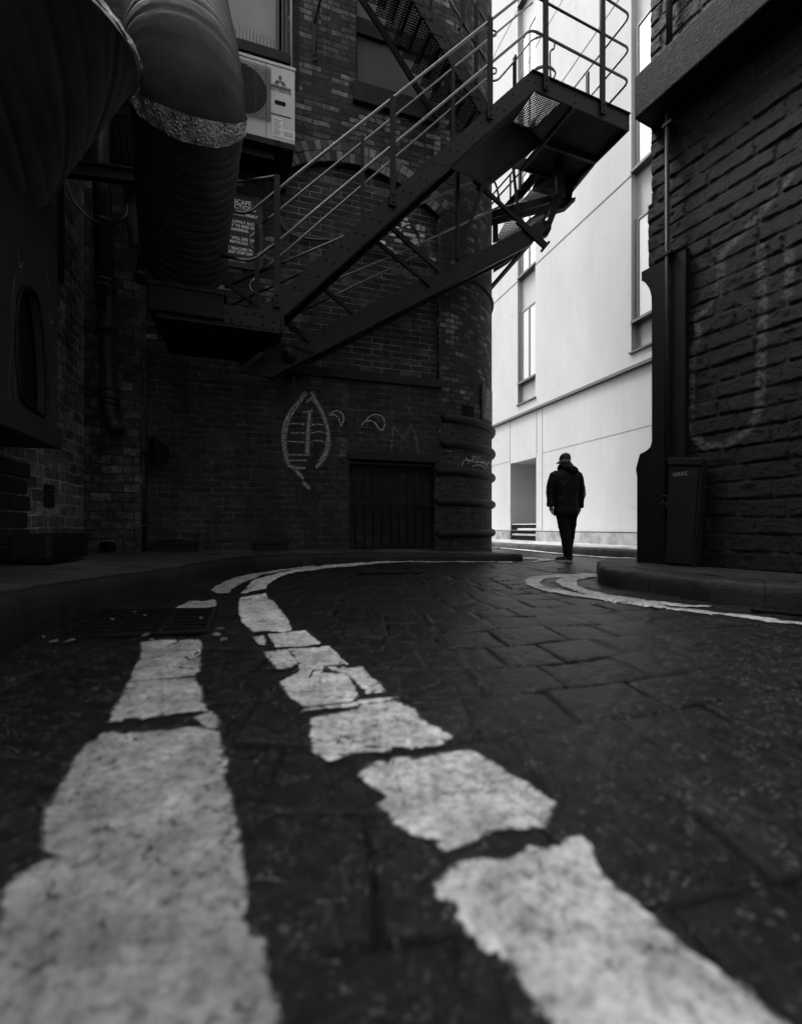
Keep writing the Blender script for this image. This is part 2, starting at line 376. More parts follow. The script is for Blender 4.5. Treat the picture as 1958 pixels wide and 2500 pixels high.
def m_paint(alb=.66):
    k = N('worn road paint'); p = k.pos(); sd_ = k.attr('sd'); j = k.attr('joint')
    n1 = k.noise(p, 38, 6, .7); n2 = k.noise(p, 9, 5, .65); fi = k.noise(p, 160, 4, .7)
    edge = k.math('ADD', sd_, k.math('MULTIPLY_ADD', n1, .034, -.017)); edge = k.math('ADD', edge, k.math('MULTIPLY_ADD', n2, .03, -.015))
    mk = k.ramp(k.math('MULTIPLY_ADD', edge, 42, .5), (.3, 0), (.7, 1)); mk = k.math('MULTIPLY', mk, k.ramp(k.math('ADD', k.math('MULTIPLY', n1, .6), k.math('MULTIPLY', n2, .4)), (.30, .3), (.40, 1)))
    mk = k.math('MULTIPLY', mk, k.math('SUBTRACT', 1, k.ramp(k.math('ADD', j, k.math('MULTIPLY_ADD', n1, .6, -.3)), (.45, 0), (.7, 1))))
    chip = k.ramp(k.math('ADD', k.math('MULTIPLY', n1, .5), k.math('MULTIPLY', fi, .5)), (.34, 0), (.42, 1)); mk = k.math('MULTIPLY', mk, chip)
    vc = k.n('ShaderNodeTexVoronoi'); vc.feature = 'DISTANCE_TO_EDGE'; vc.inputs['Scale'].default_value = 5.5
    wv = k.n('ShaderNodeTexNoise'); wv.inputs['Scale'].default_value = 7; wv.inputs['Detail'].default_value = 5; k.put(wv.inputs['Vector'], p)
    ws = k.n('ShaderNodeVectorMath', operation='SCALE'); k.put(ws.inputs[0], wv.outputs['Color']); ws.inputs['Scale'].default_value = .22
    wa = k.n('ShaderNodeVectorMath', operation='ADD'); k.put(wa.inputs[0], p); k.put(wa.inputs[1], ws.outputs[0]); k.put(vc.inputs['Vector'], wa.outputs[0])
    ck = k.ramp(k.math('ADD', vc.outputs['Distance'], k.math('MULTIPLY_ADD', n1, .10, -.045)), (.002, .35), (.020, 1)); ck = k.math('MAXIMUM', ck, k.ramp(k.noise(p, 1.9, 3), (.46, 0), (.54, 1)))
    mk = k.math('MULTIPLY', mk, ck)
    c = k.math('MULTIPLY', alb, k.ramp(n2, (.32, .48), (.68, 1.08))); c = k.math('MULTIPLY', c, k.math('MULTIPLY_ADD', fi, .7, .62))
    c = k.math('MULTIPLY', c, k.ramp(n1, (.34, .50), (.58, 1.04))); c = k.math('MULTIPLY', c, k.ramp(k.noise(p, 60, 6, .8, .6), (.36, .5), (.5, 1.0))); c = k.math('MULTIPLY', c, k.ramp(k.noise(p, 2.3, 4, .6), (.35, .72), (.6, 1.05)))
    k.col(c); k.bump(k.math('ADD', n1, k.math('MULTIPLY', fi, .4)), .8, .006); k.fin(.6, .3)
    tr = k.n('ShaderNodeBsdfTransparent'); mx = k.n('ShaderNodeMixShader'); k.put(mx.inputs[0], mk)
    k.t.links.new(tr.outputs[0], mx.inputs[1]); k.t.links.new(k.b.outputs[0], mx.inputs[2]); k.t.links.new(mx.outputs[0], k.out.inputs[0]); return k.m
M['paint'] = m_paint(.74); M['paint_dirty'] = m_paint(.46)
def m_flag(name, base, bw, bh, sc=1.0):
    k = N(name); uv = k.uv(); p = k.pos()
    br = k.n('ShaderNodeTexBrick'); k.put(br.inputs['Vector'], uv); br.inputs['Scale'].default_value = 1; br.inputs['Mortar Size'].default_value = .006
    br.inputs['Brick Width'].default_value = bw; br.inputs['Row Height'].default_value = bh; br.inputs['Mortar Smooth'].default_value = .3
    br.inputs['Color1'].default_value = (.75, .75, .75, 1); br.inputs['Color2'].default_value = (1.15, 1.15, 1.15, 1)
    b = k.n('ShaderNodeRGBToBW'); k.put(b.inputs[0], br.outputs['Color']); f = br.outputs['Fac']
    c = k.math('MULTIPLY', base, k.math('MULTIPLY', k.ramp(k.noise(p, 3, 6, .75), (.35, .4), (.65, 1.7)), k.ramp(k.noise(p, 70, 5, .75), (.35, .3), (.65, 1.8))))
    c = k.math('MULTIPLY', c, k.mix(f, b.outputs[0], .2)); k.col(c)
    k.bump(k.math('ADD', k.math('MULTIPLY', f, -1), k.math('MULTIPLY', k.noise(p, 40, 5, .7), .6)), .9, .014); return k.fin(.6, .2)
M['kerb'] = m_flag('granite kerb', .0085, .9, 9.0)
M['flag_left'] = m_flag('worn flags', .042, .8, .6)
M['flag'] = m_flag('pavement flags', .013, .8, .6)
M['kerb_far'] = m_flag('far kerb', .04, .9, 9.0)
M['flag_far'] = m_flag('far pavement', .30, .8, .6)

def m_spray(name, v, dens=.6):
    """spray paint: soft across the stroke, broken by the wall's roughness"""
    k = N(name); uv = k.uv(); p = k.pos(); sx = k.n('ShaderNodeSeparateXYZ'); k.put(sx.inputs[0], uv)
    e = k.math('SUBTRACT', 1, k.math('ABSOLUTE', k.math('MULTIPLY_ADD', sx.outputs[1], 2, -1)))
    sz = k.n('ShaderNodeSeparateXYZ'); k.put(sz.inputs[0], p)
    course = k.math('ABSOLUTE', k.math('SINE', k.math('MULTIPLY', sz.outputs[2], math.pi/.100)))
    m_ = k.math('MULTIPLY', k.ramp(e, (0, 0), (.9, 1)), k.ramp(k.noise(p, 30, 6, .75), (.34, .1), (.62, 1)))
    m_ = k.math('MULTIPLY', m_, k.ramp(course, (.03, .45), (.22, 1))); m_ = k.math('MULTIPLY', m_, dens, clamp=True)
    k.col(v); k.fin(.8, .15); tr = k.n('ShaderNodeBsdfTransparent'); mx = k.n('ShaderNodeMixShader'); k.put(mx.inputs[0], m_)
    k.t.links.new(tr.outputs[0], mx.inputs[1]); k.t.links.new(k.b.outputs[0], mx.inputs[2]); k.t.links.new(mx.outputs[0], k.out.inputs[0]); return k.m
M['spray'] = m_spray('white spray paint', .40, .85); M['spray_f'] = m_spray('faded spray paint', .16, .8); M['spray_k'] = m_spray('black spray paint', .003, .9)
M['spray_b'] = m_spray('bright marker paint', .65, 1.0)
def m_tint(name, base, rough=.75):
    k = N(name); p = k.pos(); c = k.math('MULTIPLY', base, k.math('MULTIPLY_ADD', k.attr('tint'), 1.6, .2))
    k.col(k.math('MULTIPLY', c, k.math('MULTIPLY_ADD', k.noise(p, 18, 5, .7), 1.4, .3))); k.bump(k.noise(p, 40, 5), .8, .012); return k.fin(rough, .25)
M['vouss'] = m_tint('arch bricks', .085); M['pale_brick'] = m_tint('pale odd bricks', .42)

# ------------------------------------------------------------ ground heights
def sett(x, y):
    ang = -.10 - .16*np.tanh(x*.9) ; xr = x*np.cos(ang)-y*np.sin(ang) + .12*(vnoise(x*1.7, y*1.7, 5)-.5); yr = x*np.sin(ang)+y*np.cos(ang) + .14*(vnoise(x*1.5, y*1.5, 9)-.5)
    RH, LN = .30, .40
    v = yr/RH; i = np.floor(v).astype(np.int64); fv = v-i
    u = xr/LN + _h(i, i*0, 3)*.9 + .5*(i % 2); jn = np.floor(u).astype(np.int64); fu = u-jn
    bl = (_h(i, jn, 1)-.5)*.30; brt = 1+(_h(i, jn+1, 1)-.5)*.30
    left = fu < bl; right = fu > brt
    jn2 = jn - left.astype(np.int64) + right.astype(np.int64)
    bl2 = (_h(i, jn2, 1)-.5)*.30 + (jn2-jn); br2 = 1+(_h(i, jn2+1, 1)-.5)*.30 + (jn2-jn)
    du = np.minimum(fu-bl2, br2-fu)*LN; dv = np.minimum(fv, 1-fv)*RH
    d = np.minimum(du, dv) - .022*(fbm(x*9, y*9, 4, 21)-.45)
    r = _h(i, jn2, 7)
    wid = .006 + .010*_h(i, jn2, 17)
    j = 1-np.clip((d-.001)/wid, 0, 1); j = j*j*(3-2*j)
    keep = np.clip((fbm(x*2.6, y*2.6, 3, 40)-.36)*5, .05, 1)*np.clip(np.hypot(x, y)/2.2, .45, 1); j = j*keep
    h = -.010*j + .004*(np.clip(d/.09, 0, 1)-.6) + (r-.5)*.006 + (_h(i, jn2, 11)-.5)*.03*(fu-.5) + .006*(fbm(x*9, y*9, 4, 33)-.45) + .006*(fbm(x*31, y*31, 3, 77)-.43) + .02*(vnoise(x*.5, y*.5, 60)-.5)
    near = np.clip(np.hypot(x, y)/1.0, .35, 1)
    return h*near - .004, j, r

# ------------------------------------------------------------ ground meshes
def structure(o): o['kind'] = 'structure'; return o
def np_grid(name, X, Y, Z, attrs, m):
    nr, nc = X.shape; co = np.stack([X, Y, Z], -1).reshape(-1, 3)
    idx = np.arange(nr*nc).reshape(nr, nc); q = np.stack([idx[:-1, :-1], idx[:-1, 1:], idx[1:, 1:], idx[1:, :-1]], -1).reshape(-1, 4)
    return np_mesh(name, co, q, {k: a.reshape(-1) for k, a in attrs.items()}, m)
def np_mesh(name, co, q, attrs, m):
    me = bpy.data.meshes.new(name); me.vertices.add(len(co)); me.vertices.foreach_set('co', co.astype(np.float32).ravel())
    me.loops.add(q.size); me.loops.foreach_set('vertex_index', q.astype(np.int32).ravel())
    me.polygons.add(len(q)); me.polygons.foreach_set('loop_start', np.arange(0, q.size, 4, dtype=np.int32))
    me.update(calc_edges=True); me.validate()
    for k, a in attrs.items():
        at = me.attributes.new(k, 'FLOAT', 'POINT'); at.data.foreach_set('value', a.astype(np.float32))
    me.polygons.foreach_set('use_smooth', np.ones(len(q), bool)); me.materials.append(m)
    o = bpy.data.objects.new(name, me); COLL.objects.link(o); return o
g = MB(); g.quad(V(-150, -150, -.09), V(150, -150, -.09), V(150, 150, -.09), V(-150, 150, -.09))
structure(g.build('ground', M['road']))
rr = .30*np.exp(np.linspace(0, math.log(45/.30), 640)); th = np.linspace(R_(-78), R_(78), 720)
RR, TH = np.meshgrid(rr, th, indexing='ij'); GX = RR*np.sin(TH); GY = RR*np.cos(TH)
GZ, GJ, GR = sett(GX, GY)
structure(np_grid('road', GX, GY, GZ, {'joint': GJ, 'sett': GR}, M['road']))

def G(px, py, z=0.0):                              # image point to the ground plane
    Y = (CZ-z)*F/(py-HY); return ((px-CX)/F*Y, Y)
def poly_sd(pts, X, Y):                            # signed distance, positive inside
    pts = np.array(pts); n = len(pts); d = np.full(X.shape, 1e9); ins = np.zeros(X.shape, bool)
    for i in range(n):
        a = pts[i]; b = pts[(i+1) % n]; e = b-a; wx = X-a[0]; wy = Y-a[1]
        t = np.clip((wx*e[0]+wy*e[1])/max(e@e, 1e-12), 0, 1); d = np.minimum(d, np.hypot(wx-e[0]*t, wy-e[1]*t))
        c = ((a[1] > Y) != (b[1] > Y)) & (X < (b[0]-a[0])*(Y-a[1])/((b[1]-a[1]) if abs(b[1]-a[1]) > 1e-12 else 1e-12)+a[0]); ins ^= c
    return np.where(ins, d, -d)
ZL4 = lambda x, y: (x*.5738, 1300+y*.5738); ZL6 = lambda x, y: (x*.5738, 1800+y*.5738)
ZR5 = lambda x, y: (980+x*.5726, 1300+y*.5726); ZR7 = lambda x, y: (980+x*.5726, 1800+y*.5726); Z1 = lambda x, y: (1200+x*.2342, 1080+y*.2342)
def T(f, *c): return [f(c[i], c[i+1]) for i in range(0, len(c), 2)]
lineA = [
 T(ZL4, 600,475, 730,460, 850,465, 862,490, 835,530, 740,545, 600,545),
 T(ZL4, 592,549, 860,534, 850,585, 825,612, 555,645, 565,585),
 T(ZL4, 545,650, 830,617, 855,680, 872,762, 640,790, 465,803, 500,720),
 T(ZL4, 820,790, 900,765, 937,790, 925,822, 880,825),
 T(ZL4, 440,840, 520,858, 660,848, 830,828, 930,835, 945,900, 960,980, 955,1040) + T(ZL6, 940,60, 970,200, 1010,350, 1015,450, 1045,640, 1030,780, 1130,880, 1150,1060, 1200,1220, 1260,1500, -500,1500, -300,1220, -150,1000, 0,800, 15,720, 20,650, 120,560, 270,505, 180,480, 185,400, 200,290, 240,220, 320,90) + T(ZL4, 270,1046, 320,960, 360,900),
 T(ZL4, 745,325, 800,295, 915,285, 920,310, 880,325),
 T(ZL4, 895,243, 920,225, 1010,190, 1100,175, 1200,160, 1340,140, 1340,148, 1200,170, 1120,182, 1040,210, 985,240, 975,258, 920,255)]
lineB = [
 T(ZL4, 1170,180, 1330,148, 1480,133, 1600,127, 1700,121, 1708,127, 1560,139, 1400,153, 1230,176, 1190,190, 1140,220, 1130,240, 1020,262, 1050,235, 1080,200),
 T(ZL4, 1020,280, 1130,258, 1140,280, 1165,293, 1190,330, 1230,380, 1240,415, 1210,425, 1070,428, 1030,380, 1015,340),
 T(ZL4, 1140,435, 1300,420, 1365,472, 1290,485, 1170,490), T(ZL4, 1075,450, 1120,440, 1135,480, 1100,480),
 T(ZL4, 1225,495, 1400,487, 1480,562, 1375,575, 1365,600, 1475,600, 1525,690, 1500,715, 1290,745, 1220,690, 1195,640, 1265,600, 1272,560),
 T(ZL4, 1120,508, 1222,500, 1268,560, 1240,578, 1175,580), T(ZL4, 1395,578, 1540,572, 1645,685, 1560,690, 1475,605),
 T(ZL4, 1285,765, 1290,750, 1520,717, 1560,715, 1690,705, 1640,725, 1420,745),
 T(ZL4, 1320,795, 1450,765, 1560,735, 1690,722) + T(ZR5, 10,740, 60,770, 110,820, 215,870, 150,905, 0,915) + T(ZL4, 1530,925, 1400,965, 1330,930, 1325,850),
 T(ZL6, 1525,145, 1600,95, 1690,88) + T(ZR7, 20,88, 290,50, 380,100, 500,170, 655,270, 640,330, 600,375, 480,385, 340,430, 250,470, 180,495, 150,440, 70,430, 0,390) + T(ZL6, 1660,340, 1600,270, 1640,235, 1540,165),
 T(ZR7, 140,640, 240,545, 480,510, 540,460, 640,465, 760,420, 830,490, 810,540, 900,630, 1000,700, 1100,800, 1240,910, 1400,1010, 1550,1120, 1660,1222, 2000,1520, 800,1520, 620,1222, 560,1150, 480,990, 360,880, 240,760, 250,710, 170,690)]
lineC = [T(ZR5, 525,205, 560,190, 640,182, 900,179, 1000,178, 1000,184, 900,187, 700,191, 620,197, 590,210, 600,225, 660,240, 800,265, 1000,290, 1150,318, 1400,348, 1700,388, 1900,412, 1900,426, 1708,400, 1550,385, 1350,354, 1150,328, 950,303, 700,264, 600,245, 535,225)]
lineD = [T(ZR5, 655,210, 700,190, 800,182, 900,181, 900,187, 790,195, 745,205, 750,225, 800,245, 900,265, 1050,285, 1200,305, 1320,312, 1310,319, 1150,312, 950,288, 800,263, 700,235)]
lineE = [T(Z1, -300,1060, 0,1089, 480,1137, 800,1167, 1240,1201, 1600,1208, 1600,1220, 1240,1212, 800,1178, 480,1147, 0,1100, -300,1070)]
lineF = [T(Z1, 318,1207, 480,1210, 620,1222, 640,1232, 560,1246, 440,1256, 430,1250, 520,1238, 470,1228, 318,1224)]
lineG = [[(560+x*.4333, 1340+y*.4333) for x, y in ((600,97),(750,88),(850,78),(1000,73),(1420,75),(1600,76),(1600,80),(1420,79),(1000,78),(860,84),(740,95),(600,103))]]
def marking(name, polys, mt=None):
    vs = []; qs = []; sds = []; js = []; base = 0
    for pl in polys:
        pts = [G(x, max(y, HY+22)) for x, y in pl]; a = np.array(pts); x0, y0 = a.min(0)-.05; x1, y1 = a.max(0)+.05
        y0 = max(y0, .25); my = (y0+y1)/2; st = max(.008, min(.05, (x1-x0+y1-y0)/260))
        gx = np.arange(x0, x1+st, st); gy = np.arange(y0, y1+st, st); X, Y = np.meshgrid(gx, gy, indexing='ij')
        sdv = poly_sd(pts, X, Y); h, j, r = sett(X, Y)
        sc_ = np.clip(Y/1.2, .35, 1.0); 
        idx = np.arange(X.size).reshape(X.shape)
        cell = np.maximum.reduce([sdv[:-1,:-1], sdv[1:,:-1], sdv[1:,1:], sdv[:-1,1:]]) > -.03
        q = np.stack([idx[:-1,:-1], idx[1:,:-1], idx[1:,1:], idx[:-1,1:]], -1)[cell]
        used = np.unique(q); remap = np.full(X.size, -1); remap[used] = np.arange(len(used))
        vs.append(np.stack([X.ravel()[used], Y.ravel()[used], h.ravel()[used]+.004+.0012*np.minimum(Y.ravel()[used], 12)], -1)); qs.append(remap[q]+base); sds.append(sdv.ravel()[used]); js.append(j.ravel()[used]); base += len(used)
    return structure(np_mesh(name, np.concatenate(vs), np.concatenate(qs), {'sd': np.concatenate(sds), 'joint': np.concatenate(js)}, mt or M['paint']))
marking('road_marking', lineA, M['paint_dirty'])
marking('road_marking', lineB)
for pl in (lineC, lineD, lineG): marking('road_marking', pl, M['paint_dirty'])
for pl in (lineE, lineF): marking('road_marking', pl)

# ------------------------------------------------------------ kerbs and pavements
def kerb(name, path, hts, inner, zin, mk, mf, width=.16, uvlen=True):
    n = len(path); path = [Vector(p) for p in path]; m_ = MB(); uvs = []; k_seed = len(name)
    nor = []
    for i in range(n):
        t = (path[min(i+1, n-1)]-path[max(i-1, 0)]).normalized(); nor.append(Vector((-t.y, t.x)))
    side = 1 if (Vector(inner[n//2])-path[n//2]).dot(nor[n//2]) > 0 else -1
    prof = [(0, -.08), (.004, .55), (.012, .86), (.03, .975), (.06, 1.0), (width, 1.005)]
    L = 0; rows = []
    for i in range(n):
        if i: L += (path[i]-path[i-1]).length
        rows.append([(path[i]+nor[i]*side*o_, hts[i]*h_ if h_ > 0 else -.08) for o_, h_ in prof])
        for (q, z), (o_, h_) in zip(rows[-1], prof):
            m_.v.append((q.x + .006*math.sin(L*7+k_seed)*(h_ > .5), q.y + .006*math.sin(L*5.3+k_seed), z + (.005*math.sin(L*9+k_seed)+.004*math.sin(L*23))*(h_ > .5))); uvs.append((L, o_+hts[i]*h_*1.0))
    w = len(prof)
    for i in range(n-1):
        for k in range(w-1): m_.f.append((i*w+k, (i+1)*w+k, (i+1)*w+k+1, i*w+k+1)); m_.t.append(.5)
    me_uv = list(uvs)
    o = m_.build(name, mk); uv = o.data.uv_layers.new(name='UVMap')
    for lp in o.data.loops: uv.data[lp.index].uv = me_uv[lp.vertex_index]
    o.data.polygons.foreach_set('use_smooth', [True]*len(o.data.polygons)); structure(o)
    f = MB()
    for i in range(n-1):
        a, za = rows[i][-1]; b, zb = rows[i+1][-1]; c = Vector(inner[i+1]); d = Vector(inner[i])
        for k in range(4):
            t0, t1 = k/4, (k+1)/4
            def L2(p, zp_, q, zq, t): r = p.lerp(q, t); return V(r.x, r.y, zp_*(1-t)+zq*t)
            f.quad(L2(a, za, d, zin[i], t0), L2(b, zb, c, zin[i+1], t0), L2(b, zb, c, zin[i+1], t1), L2(a, za, d, zin[i], t1))
    structure(f.build(name.replace('kerb', 'pavement'), mf, uvf=lambda co: (co.x*.95+co.y*.3, co.y*.95-co.x*.3)))
# left pavement
kl = [(-1.15,-3.0), (-1.45, .2), G(0,1610), G(57,1570), G(212,1506), G(356,1455), G(459,1423), G(545,1400), G(631,1386), G(746,1379), G(860,1374), G(980,1371.5), G(1100,1371), G(1201,1371), G(1262,1371), (2.03,7.66), (1.98,7.85), (1.72,8.25), (1.55, 8.8)]
kh = [.25,.25,.245,.235,.22,.18,.155,.15,.15,.15,.145,.14,.13,.118,.115,.115,.115,.11,.11]
inn = [LP.w(-3,0).xy, LP.w(1.5,0).xy, LP.w(2.6,0).xy, LP.w(3.2,0).xy, LP.w(4.0,0).xy, LP.w(5.0,0).xy, LP.w(6.2,0).xy, LP.w(6.75,0).xy, FP.w(-4.0,0).xy, FP.w(-2.4,0).xy, FP.w(-1.2,0).xy, FP.w(0,0).xy, FP.w(.6,0,-.1).xy, CW(.5,0,-.2).xy, CW(1.0,0,-.3).xy, CW(1.2,0,-.4).xy, CW(1.3,0,-.4).xy, CW(1.3,0,-.5).xy, CW(1.4,0,-.6).xy]
zi = [.25,.25,.25,.24,.23,.22,.22,.22,.21,.19,.185,.17,.14,.11,.105,.10,.10,.10,.10]
kp = smooth_path([Vector((p[0], p[1], 0)) for p in kl], 4); hp = smooth_path([V(h,0,0) for h in kh], 4); ip = smooth_path([Vector((p[0], p[1], 0)) for p in inn], 4); zp_ = smooth_path([V(h,0,0) for h in zi], 4)
kerb('kerb_by_brick_building', [p.xy for p in kp], [h.x for h in hp], [p.xy for p in ip], [h.x for h in zp_], M['kerb'], M['flag_left'])
# right pavement
kr = [(6.0, -1.4), (4.2, 1.2), (3.35, 2.7), G(1958,1489), G(1784,1475), G(1720,1467), G(1643,1452), G(1580,1445), G(1530,1438), (2.03, 4.3), (2.0, 4.5), (2.03, 4.75), (2.2, 5.15), (2.45, 5.7), (2.9, 6.0), (3.8, 5.6), (5.0, 4.3)]
wr = [RP.w(-6.5,0).xy, RP.w(-4.3,0).xy, RP.w(-2.6,0).xy, RP.w(-1.9,0).xy, RP.w(-1.6,0).xy, RP.w(-1.4,0).xy, RP.w(-1.1,0).xy, RP.w(-.9,0).xy, RP.w(-.7,0).xy, RP.w(-.5,0).xy, RP.w(-.4,0).xy, RP.w(-.2,0).xy, RP.w(-.1,0,-.1).xy, RP.w(-.1,0,-.2).xy, RP.w(-.1,0,-.3).xy, RP.w(-.3,0,-.6).xy, (4.4, 3.4)]
kp = smooth_path([Vector((p[0], p[1], 0)) for p in kr], 5); ip = smooth_path([Vector((p[0], p[1], 0)) for p in wr], 5)
kerb('kerb_by_stone_building', [p.xy for p in kp], [.165]*len(kp), [p.xy for p in ip], [.17]*len(ip), M['kerb'], M['flag'], width=.3)
# far pavement
a0, a1 = Vector(G(1555,1364)), Vector(G(1201,1337.5)); dd = (a1-a0)
fp = [a0 + dd*t for t in np.linspace(-2.2, 3.2, 30)]
fi_ = [WP.w((p.x-8.31)*U1.x + p.y*U1.y, 0).xy for p in fp]
kerb('kerb_by_pale_building', fp, [.15]*30, fi_, [.16]*30, M['kerb_far'], M['flag_far'])

# ------------------------------------------------------------ walls with openings
def holed(pl, outer, holes, k=0.0, reveal=.15, mb=None, revs=None):
    """flat wall face with holes; loops are lists of (s,z)"""
    m_ = mb or MB(); loops = [outer]+holes
    pts = [p for l in loops for p in l]; co = [pl.w(a, z, k) for a, z in pts]
    tri = tessellate_polygon([[V(a, z, 0) for a, z in l] for l in loops])
    m_.add(co, [tuple(t) for t in tri])
    for hi, h in enumerate(holes):
        r = revs[hi] if revs else reveal
        for i in range(len(h)):
            a, b = h[i], h[(i+1) % len(h)]; m_.quad(pl.w(*a, k), pl.w(*b, k), pl.w(*b, k-r), pl.w(*a, k-r))
    return m_
def fl(px, py): return FP.loc(px, py)
def rect(s0, s1, z0, z1): return [(s0, z0), (s1, z0), (s1, z1), (s0, z1)]

TOPB = 12.4
brick = thing('brick_building', (0, 8.16, 0), 'sooty brick building with a rounded corner behind the fire escape', 'building')
# openings: blind arch, grille bay, two windows
sl0, sr0 = fl(684, 700)[0], fl(1072, 700)[0]; zsill = fl(850, 905)[1]
arch_px = [(684,424),(693,418),(711,408),(746,397),(807,393),(873,402),(921,419),(974,447),(1018,481),(1050,506),(1072,528)]
arch = [fl(*p) for p in arch_px]
h_arch = [(sl0, zsill)] + [(sr0, zsill)] + [(sr0, arch[-1][1])] + list(reversed(arch))[1:-1] + [(sl0, arch[0][1])]
g0, g1 = fl(852, 1300)[0], fl(1061, 1300)[0]; gz1 = fl(950, 1125)[1]; gz0 = .18
h_gr = rect(g0, g1, gz0, gz1)
w0, w1 = fl(869, 100)[0], fl(1056, 200)[0]; wz0, wz1 = fl(869, 205)[1], 11.2
h_w1 = rect(w0, w1, wz0, wz1)
v0, v1 = fl(470, 100)[0], fl(703, 100)[0]; vz0, vz1 = fl(640, 118)[1], 11.0
h_w2 = rect(v0, v1, vz0, vz1)
LEFT = fl(250, 900)[0] - .4
m_ = holed(FP, rect(LEFT, TS, 0, TOPB), [h_arch, h_gr, h_w1, h_w2], revs=[.11, .22, .2, .2])
n = 36; aend = math.pi/2*COLR
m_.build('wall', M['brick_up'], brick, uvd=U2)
m_ = MB(); 
for i in range(n):
    a, b = aend*i/n, aend*(i+1)/n
    for j in range(12): m_.quad(CW(a, TOPB*j/12), CW(b, TOPB*j/12), CW(b, TOPB*(j+1)/12), CW(a, TOPB*(j+1)/12))
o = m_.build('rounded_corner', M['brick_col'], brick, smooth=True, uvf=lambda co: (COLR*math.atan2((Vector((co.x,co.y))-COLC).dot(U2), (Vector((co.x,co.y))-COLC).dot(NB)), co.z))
# side, back and roof closing the block (unseen, made shallow to let the sun past)
ce_ = CW(aend, 0); ex = Vector((ce_.x, ce_.y)); bk = .35; q1 = ex + U1*bk; q0 = Vector(FP.w(LEFT, 0).xy) + U1*(COLR+bk)
m_ = MB()
def wallq(a, b, z0, z1, mb): mb.quad(V(a[0], a[1], z0), V(b[0], b[1], z0), V(b[0], b[1], z1), V(a[0], a[1], z1))
wallq(ex, q1, 0, TOPB, m_); wallq(q1, q0, 0, TOPB, m_); wallq(q0, FP.w(LEFT, 0).xy, 0, TOPB, m_)
m_.build('back_wall', M['brick_up'], brick, uvd=U2)
m_ = MB(); pts = [FP.w(LEFT, TOPB), FP.w(TS, TOPB)] + [CW(aend*i/12, TOPB) for i in range(1, 13)] + [V(q1.x, q1.y, TOPB), V(q0.x, q0.y, TOPB)]
m_.prism(pts, V(0, 0, .25)); m_.build('roof', M['stone_dark'], brick)
# arch infill and arch ring
m_ = MB(); m_.quad(FP.w(sl0-.05, zsill-.05, -.11), FP.w(sr0+.05, zsill-.05, -.11), FP.w(sr0+.05, 8.3, -.11), FP.w(sl0-.05, 8.3, -.11))
m_.build('arch_infill', M['brick_arch'], brick, uvd=U2)
# pale repaired bricks seen under the stair
for (x, y, w, h) in ((985,530,10,13),(1021,536,10,15),(998,533,8,13),(1034,540,9,13),(960,540,24,9),(990,556,30,8),(1012,570,26,10),(950,556,20,7),(968,572,18,8),(1003,575,26,12),(1040,615,30,9),(940,590,24,9),(1030,560,12,8),(925,575,20,8),(963,600,22,8),(985,518,16,8)):
    m_ = MB(); s0, z0 = fl(x, y+h); s1, z1 = fl(x+w, y); m_.cur = random.uniform(.3, 1)
    m_.pbox(FP, s0, s0+(s1-s0), z0, z0+abs(h*7.6/F), -.115, -.108)
    m_.build('pale_brick', M['pale_brick'], brick)
m_ = MB(); cum = [0]
dense = smooth_path([V(a, z, 0) for a, z in arch], 8)
L = [0]
for i in range(1, len(dense)): L.append(L[-1]+(dense[i]-dense[i-1]).length)
def at(t):
    for i in range(1, len(L)):
        if L[i] >= t: return dense[i-1].lerp(dense[i], (t-L[i-1])/max(1e-6, L[i]-L[i-1]))
    return dense[-1]
nv = int(L[-1]/.105)
for i in range(nv):
    t0, t1 = L[-1]*i/nv+.006, L[-1]*(i+1)/nv-.006; a, b = at(t0), at(t1)
    def nrm(t): q = (at(min(t+.12, L[-1]))-at(max(t-.12, 0))).normalized(); return V(-q.y, q.x, 0) if True else None
    na, nb_ = nrm(t0), nrm(t1)
    if na.y < 0: na, nb_ = -na, -nb_
    for r0, r1 in ((.0, .17), (.18, .34)):
        m_.cur = random.random()
        c = [a+na*r0, b+nb_*r0, b+nb_*r1, a+na*r1]
        m_.hexa([FP.w(q.x, q.y, -.02) for q in c] + [FP.w(q.x, q.y, .012+random.uniform(0,.008)) for q in c])
m_.build('arch_ring', M['vouss'], brick, bev=.004)
# sill under the arch, lintel over the grille
m_ = MB(); s0, s1 = fl(688, 900)[0], TS+.02; z1_ = fl(700, 890)[1]; z0_ = fl(700, 912)[1]
m_.pbox(FP, s0, s1, z0_, z1_, -.05, .07); m_.build('stone_sill', M['stone_dark'], brick, bev=.012)
m_ = MB(); m_.pbox(FP, g0-.03, g1+.05, gz1, gz1+.16, -.15, .03); m_.build('grille_lintel', M['stone_dark'], brick, bev=.01)
# five stone rolls round the corner
for z, ext in ((2.565, 0), (2.10, -.01), (1.60, -.12), (1.035, -.12), (.45, -.10)):
    m_ = MB(); ap = [ext + (aend+.0-ext)*i/48 for i in range(49)]
    pts = [(FP.w(TS+a, z, .0) if a < 0 else CW(a, z, .0)) for a in ap]
    rad = [.012, .085] + [.082]*45 + [.08, .05]
    m_.tube(pts, rad, 14); m_.build('stone_roll', M['band'], brick, smooth=True)
m_ = MB(); m_.tube([CW(a, 5.26, .02) for a in np.linspace(-.0, aend, 40)], .022, 8); m_.build('lead_band', M['iron'], brick, smooth=True)
